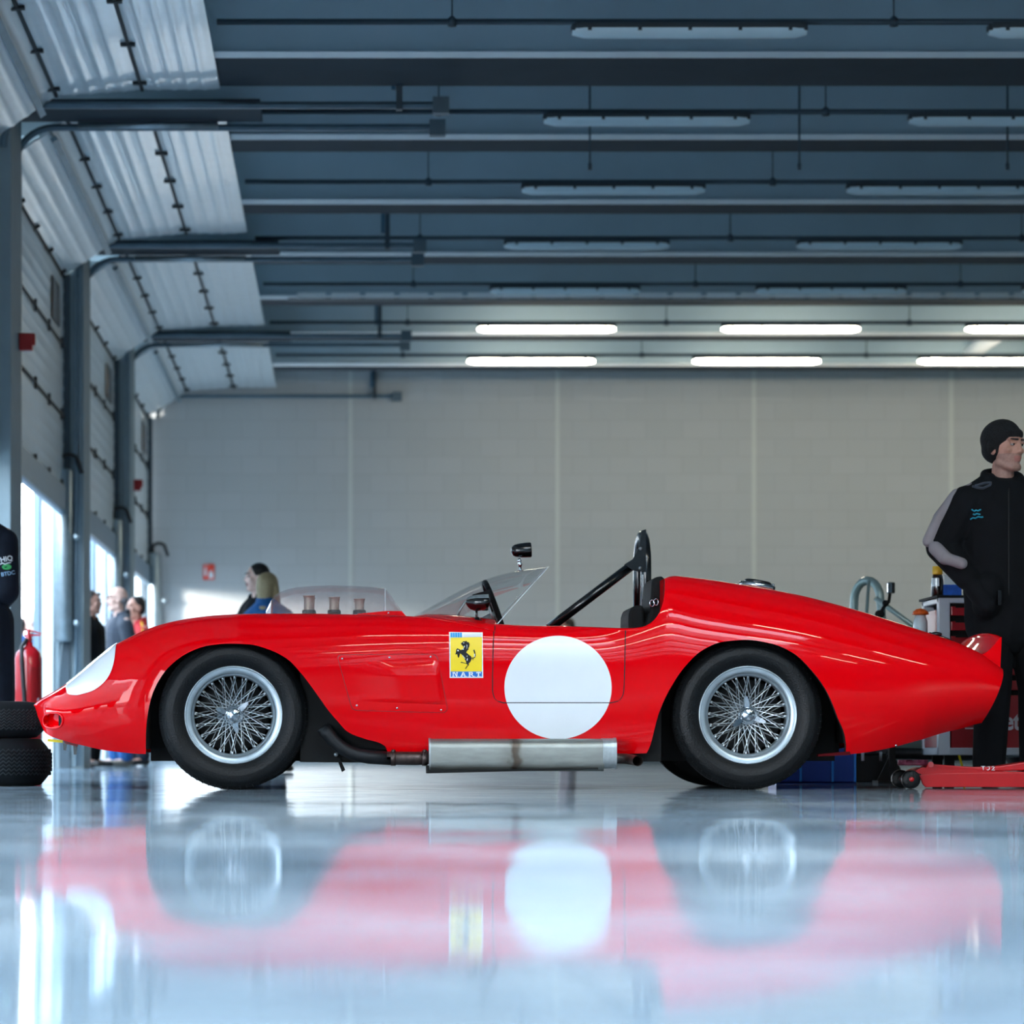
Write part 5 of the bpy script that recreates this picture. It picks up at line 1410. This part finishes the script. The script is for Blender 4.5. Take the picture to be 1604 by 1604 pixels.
# red trolley jack at the right
Yj = 13.92
root = thing('trolley_jack', P(1520, 1233, Yj), 'long red trolley jack with black wheels on the floor behind the car tail', 'trolley jack')
def jp(pts, y): return [P(x, yy, y) for x, yy in pts]
for y in (Yj, Yj+.24):
    MB().prism(jp([(1440,1214),(1470,1211.5),(1604,1210),(1700,1207),(1712,1213),(1712,1228),(1700,1233),(1450,1233),(1445,1228)], y), (0,.012,0)).build('side_frame', 'jack_red', root, bevel=.003)
MB().prism(jp([(1447,1208),(1452,1199),(1460,1196.5),(1490,1199),(1531,1201.5),(1570,1199.5),(1604,1194),(1680,1188),(1690,1200),(1690,1206),(1604,1207),(1540,1208.5),(1470,1211)], Yj+.05), (0,.15,0)).build('lifting_arm', 'jack_red', root, bevel=.006)
MB().prism(jp([(1432,1208),(1445,1202),(1470,1206),(1604,1209),(1604,1213),(1445,1214)], Yj+.012), (0,.22,0)).build('cross_plate', 'jack_red', root)
m = MB()
m.lathe([(0,0),(.07,0),(.075,.012),(.06,.02),(0,.02)], P(1430,1199,Yj+.12), (0,0,1), 20)
for q in range(8):
    a = 2*math.pi*q/8; m.box(P(1430,1195.5,Yj+.12)+Vector((.06*math.cos(a), .06*math.sin(a), .006)), (.022, .022, .02), 0, Matrix.Rotation(a, 3, 'Z'))
m.build('saddle', 'jack_purple', root)
MB().tube([P(1458,1197.5,Yj+.03), P(1458,1197.5,Yj+.22)], .014, 14).build('pivot_bolt', 'jack_red', root)
for px, y in ((1428, Yj-.055), (1412, Yj+.26)):
    w_ = MB().lathe([(.012,0),(.038,0),(.043,.006),(.043,.044),(.038,.05),(.012,.05)], Vector((X_(px, y), y, .043)), (0,1,0), 28, cap=True)
    wo = w_.build('wheel', 'rubber', root)
    MB().lathe([(0,-.004),(.011,-.004),(.012,.0),(.012,.01)], Vector((X_(px, y), y, .043)), (0,1,0), 16).build('wheel_hub', 'jack_red', wo)
MB().tube([Vector((X_(1428, Yj), Yj-.03, .043)), Vector((X_(1428, Yj), Yj+.3, .043))], .010, 10).build('axle', 'steel_dark', root)
m = MB()
for ln in ([(1536.5,1200.5),(1543.5,1200.5)], [(1540,1200.5),(1540.2,1206.5)], [(1546,1201.5),(1550,1200.8),(1549.6,1205),(1547.5,1206.6),(1546,1205)], [(1553,1202),(1555.5,1200.5),(1557.5,1202),(1556,1204),(1552.8,1206.6),(1558.5,1206.2)]):
    m.tube([P(x, y, Yj+.048) for x, y in ln], .0022, 6)
m.build('painted_mark', 'white_paint', root)

# workshop tool cabinet
Yb = 15.4
x0, x1, zt, zb = X_(1470, Yb), X_(1470, Yb)+1.02, Z_(936, Yb), Z_(1183, Yb)
root = thing('tool_cabinet', ((x0+x1)/2, Yb+.22, 0), 'white and red workshop tool cabinet with drawers behind the man in the beanie', 'tool cabinet')
dp = .45
m = MB().bb(x0, x0+.062, Yb, Yb+.05, zb, zt).bb(x1-.062, x1, Yb, Yb+.05, zb, zt).bb(x0, x0+.062, Yb+dp-.05, Yb+dp, zb, zt).bb(x1-.062, x1, Yb+dp-.05, Yb+dp, zb, zt).bb(x0, x1, Yb+.002, Yb+dp-.002, zb, zb+.04).bb(x0, x1, Yb+.002, Yb+dp-.002, zt-.03, zt).bb(x0+.06, x1-.06, Yb+dp-.03, Yb+dp-.01, zb, zt)
m.build('frame', 'cabinet_white', root, bevel=.006)
MB().bb(x0-.012, x1+.012, Yb-.012, Yb+dp+.012, zt, zt+.012).build('top_mat', 'black_matte', root)
MB().bb(x0+.008, x0+.02, Yb+.05, Yb+dp-.05, zb+.04, zt-.06).build('side_panel', 'cabinet_red', root)
MB().bb(x0+.06, x1-.06, Yb+.04, Yb+dp-.04, zb+.04, zt-.03).build('carcass', 'black_matte', root)
for k in range(5):
    ya, yb_ = 949.7+23.3*k, 964.2+23.3*k
    d = MB().bb(x0+.068, x1-.068, Yb+.006, Yb+.04, Z_(yb_, Yb), Z_(ya, Yb)).build('drawer', 'cabinet_red', root, bevel=.004)
    MB().bb(x0+.09, x1-.09, Yb-.004, Yb+.008, Z_(ya+1, Yb)-.004, Z_(ya+1, Yb)+.004).build('drawer_pull', 'black_matte', d)
for ya, yb_ in ((1066, 1081), (1089, 1172)):
    dd = MB().bb(x0+.068, x1-.068, Yb+.006, Yb+.04, Z_(yb_, Yb), Z_(ya, Yb)).build('drawer', 'cabinet_red', root, bevel=.004)
vv_, ff_ = text_mesh('Beta', .132, .001, .0035)
MB().add([Vector((X_(1555, Yb)+p.x*.80, Yb+.004-p.z, Z_(1142.5, Yb)+p.y)) for p in vv_], ff_).build('lettering', 'label_pale', dd)
MB().bb(X_(1512, Yb), X_(1527, Yb), Yb+.002, Yb+.007, Z_(1142, Yb), Z_(1140, Yb)).build('printed_line', 'label_pale', dd)
for x in (x0+.07, x1-.07):
    for y in (Yb+.07, Yb+dp-.07):
        w_ = MB().tube([(x-.018, y, .055), (x+.018, y, .055)], .055, 20); w_.bb(x-.026, x+.026, y-.012, y+.012, .05, zb+.002)
        w_.build('castor', 'black_matte', root)
MB().bb(x0-.14, x0, Yb+.08, Yb+.34, Z_(993, Yb), Z_(991, Yb)).bb(x0-.14, x0-.132, Yb+.08, Yb+.34, Z_(993, Yb), Z_(985, Yb)).build('side_tray', 'cabinet_white', root)
zt += .012
# things on the cabinet
c = Vector((X_(1474.5, Yb), Yb+.10, zt)); root = thing('bottle', c, 'dark bottle with square yellow cap standing on the tool cabinet', 'bottle')
hb = Z_(898, Yb)-zt
MB().lathe([(0,0),(.030,0),(.033,.006),(.033,hb*.70),(.028,hb*.85),(.024,hb),(0,hb)], c, (0,0,1), 24).build('bottle_body', 'bottle_dark', root)
MB().lathe([(.0,0),(.027,0),(.028,.004),(.026,.042),(0,.044)], c+Vector((0,0,hb)), (0,0,1), 12).build('cap', 'cap_yellow', root)
rows = [[c+Vector((.0338*math.cos(a), .0338*math.sin(a), z)) for a in np.linspace(-2.9, -1.5, 10)] for z in (hb*.45, hb*.82)]
MB().grid(rows).build('bottle_label', 'clear_white', root)
c = Vector((X_(1497, Yb), Yb+.12, zt)); root = thing('wipes_pack', c, 'white and blue paper pack standing on the tool cabinet beside the bottle', 'pack')
MB().box(c+Vector((0,0,.055)), (.095, .07, .11)).build('box', 'clear_white', root, bevel=.004)
MB().bb(c.x-.048, c.x+.048, c.y-.038, c.y-.0345, zt+.004, zt+.06).build('printed_front', 'pack_blue', root)
MB().tube([(c.x-.02, c.y, zt+.108), (c.x-.01, c.y, zt+.14), (c.x+.015, c.y+.01, zt+.125)], .012, 8).build('tissue', 'white_paint', root)
c = Vector((X_(1453.5, Yb), Yb+.20, Z_(991, Yb)+.0005)); root = thing('cleaner_bottle', c, 'clear bottle with orange top on the side tray of the tool cabinet', 'bottle')
MB().lathe([(0,0),(.036,0),(.038,.005),(.038,.065),(.030,.085),(.026,.10),(0,.10)], c, (0,0,1), 22).build('bottle_body', 'clear_white', root)
MB().lathe([(.028,0),(.044,.004),(.040,.018),(.022,.032),(0,.036)], c+Vector((0,0,.10)), (0,0,1), 20).build('cap', 'cap_orange', root)

# pale green single-seater parked behind the red car
Ys = 18.0
sc_ = thing('single_seater', (X_(1345, Ys), Ys, 0), 'silver green open single seater with roll hoop, mostly hidden behind the red car', 'car')
ang = math.radians(15); Fd = Vector((math.cos(ang), -math.sin(ang)*-1, 0)); Wd = Vector((-Fd.y, Fd.x, 0)); O = Vector((X_(1350, Ys), Ys, 0))
def sl(l, w, z): return O+Fd*l+Wd*w+Vector((0, 0, z))
secs = [(-1.05,.10,.20,.42),(-.9,.22,.16,.52),(-.5,.30,.14,.66),(-.1,.34,.13,.74),(.25,.35,.13,.70),(.8,.34,.13,.66),(1.3,.30,.14,.60),(1.8,.22,.16,.50),(2.15,.12,.20,.40),(2.25,.03,.27,.32)]
rows = []
for l, hw, z0, z1 in secs:
    rows.append([sl(l, hw*math.copysign(abs(math.cos(a))**.6, math.cos(a)), (z0+z1)/2+(z1-z0)/2*math.copysign(abs(math.sin(a))**.6, math.sin(a))) for a in [2*math.pi*q/28 for q in range(29)]])
MB().grid(rows).add(rows[0], [tuple(range(28))]).build('body_shell', 'silver_green', sc_)
ht = Z_(903, Ys)
hp = [sl(.10, -.15, .55)]+[sl(.035-.035*math.cos(a)*-1, -.11*math.cos(a), ht-.14+.115*math.sin(a)) for a in [math.pi*q/10 for q in range(11)]]+[sl(-.02, .11, .55)]
MB().tube(hp, .026, 14).build('roll_hoop', 'silver_green', sc_)
MB().tube([sl(0, -.19, ht-.14), sl(.62, -.26, .66)], .016, 12).build('hoop_brace', 'silver_green', sc_)
MB().tube([sl(0, -.10, ht-.03), sl(-.10, -.22, .60)], .010, 10).build('hoop_brace', 'silver_green', sc_)
for l in (-.62, 1.55):
    for s_ in (-1, 1):
        c = sl(l, s_*.62, .28)
        w_ = MB().lathe([(.17,-.10),(.20,-.115),(.255,-.10),(.28,-.06),(.28,.06),(.255,.10),(.20,.115),(.17,.10),(.10,.06),(0,.06)], c, Wd*s_, 36, cap=False)
        wo = w_.build('wheel', 'rubber', sc_)
        MB().lathe([(.165,.04),(.16,.085),(.06,.07),(.03,.10),(0,.10)], c, Wd*s_, 24, cap=False).build('rim', 'alu', wo)
        for k in (-.22, .18): MB().tube([sl(l+k, s_*.25, .30), sl(l, s_*.55, .26)], .012, 8).build('wishbone', 'steel_dark', sc_)
MB().tube([sl(-.05, -.38, .16), sl(.5, -.42, .15), sl(1.0, -.36, .2)], .035, 12).build('exhaust_pipe', 'pipe_dark', sc_)
# action camera on its arm, clamped to the brace
cb = P(1378, 962, 17.6)
root = thing('action_camera', cb, 'small action camera on a black arm clamped to the single seater brace', 'camera')
MB().tube([cb, P(1385,950,17.6), P(1392,943,17.6), P(1394,930,17.6)], .010, 10).ball(P(1387,945,17.6), .02).build('arm', 'black_matte', root)
MB().ball(cb, (.03, .025, .025)).build('clamp', 'black_matte', root)
MB().box(P(1395.5,921,17.6), (.042, .05, .066)).build('camera_body', 'black_gloss', root, bevel=.006)
MB().box(P(1393,921,17.57), (.028, .012, .058)).build('front_plate', 'chrome', root, bevel=.003)

# blue crate, axle stand, oddments on the floor under the tail
Yc_ = 15.7
xa, xb = X_(1216, Yc_), X_(1341, Yc_)
root = thing('plastic_crate', ((xa+xb)/2, Yc_+.15, 0), 'blue plastic crate on the floor behind the rear wheel', 'crate')
m = MB().bb(xa, xb, Yc_, Yc_+.012, .004, .235).bb(xa, xb, Yc_+.288, Yc_+.30, .004, .235).bb(xa, xa+.012, Yc_, Yc_+.3, .004, .235).bb(xb-.012, xb, Yc_, Yc_+.3, .004, .235).bb(xa, xb, Yc_, Yc_+.3, 0, .012)
m.build('shell', 'crate_blue', root)
for px in (1254, 1304, 1339):
    MB().bb(X_(px, Yc_)-.006, X_(px, Yc_)+.006, Yc_-.008, Yc_+.002, .01, .235).build('rib', 'crate_edge', root)
MB().bb(xa-.012, xb+.012, Yc_-.012, Yc_+.312, .232, .246).build('rim', 'crate_blue', root)
Ya = 16.0
c = Vector((X_(1397, Ya), Ya, 0)); root = thing('axle_stand', c, 'black axle stand on the floor behind the jack wheels', 'axle stand')
MB().bb(c.x-.017, c.x+.017, c.y-.02, c.y+.02, .01, .24).build('post', 'black_matte', root)
MB().bb(c.x-.09, c.x+.09, c.y-.09, c.y+.09, 0, .014).prism([c+Vector((-.08,0,.012)), c+Vector((.08,0,.012)), c+Vector((.017,0,.14)), c+Vector((-.017,0,.14))], (0,.012,0)).build('base', 'black_matte', root)
MB().bb(c.x-.05, c.x+.05, c.y-.02, c.y+.02, .235, .25).build('saddle', 'black_matte', root)
Yt = 16.3
c = Vector((X_(1365, Yt), Yt, 0)); root = thing('toolbox', c, 'black steel toolbox with silver catches on the floor between crate and axle stand', 'toolbox')
MB().bb(c.x-.09, c.x+.09, c.y, c.y+.2, 0, .15).build('box', 'black_matte', root, bevel=.01)
MB().bb(c.x-.092, c.x+.092, c.y-.003, c.y+.203, .15, .19).build('lid', 'black_gloss', root, bevel=.012)
for dx in (-.05, .05): MB().bb(c.x+dx-.008, c.x+dx+.008, c.y-.008, c.y, .12, .17).build('catch', 'chrome', root)
MB().tube([(c.x-.04, c.y+.1, .19), (c.x-.035, c.y+.1, .215), (c.x+.035, c.y+.1, .215), (c.x+.04, c.y+.1, .19)], .006, 8).build('handle', 'chrome', root)
tag(MB().tube([P(1462,1163,16.2), P(1475,1165,16.2), P(1488,1163.5,16.2), P(1500,1175,16.2), P(1510,1210,16.2), P(1511,1228,16.2)], .006, 8).build('cable', 'yellow'), 'yellow cable looping down behind the jack', 'cable')

# white lorry added out of view to keep the sun off the pillars
root = thing('sun_block_lorry', (-7.2, 21, 0), 'white lorry added outside the first doors, unseen, to block the sun', 'lorry')
MB().bb(-8.6, -5.8, 9.0, 33.3, .75, 3.9).build('box_body', 'jamb_white', root, bevel=.05)
MB().bb(-8.5, -5.9, 5.8, 8.4, .6, 3.3).build('cab', 'jamb_white', root, bevel=.25)
MB().bb(-8.4, -6.0, 7.0, 33.0, .5, .75).build('chassis', 'black_matte', root)
for y in (7.0, 11.5, 28.0, 29.4, 30.8):
    for x in (-8.4, -6.2):
        MB().tube([(x, y, .45), (x+.3, y, .45)], .5, 28).build('wheel', 'rubber', root)
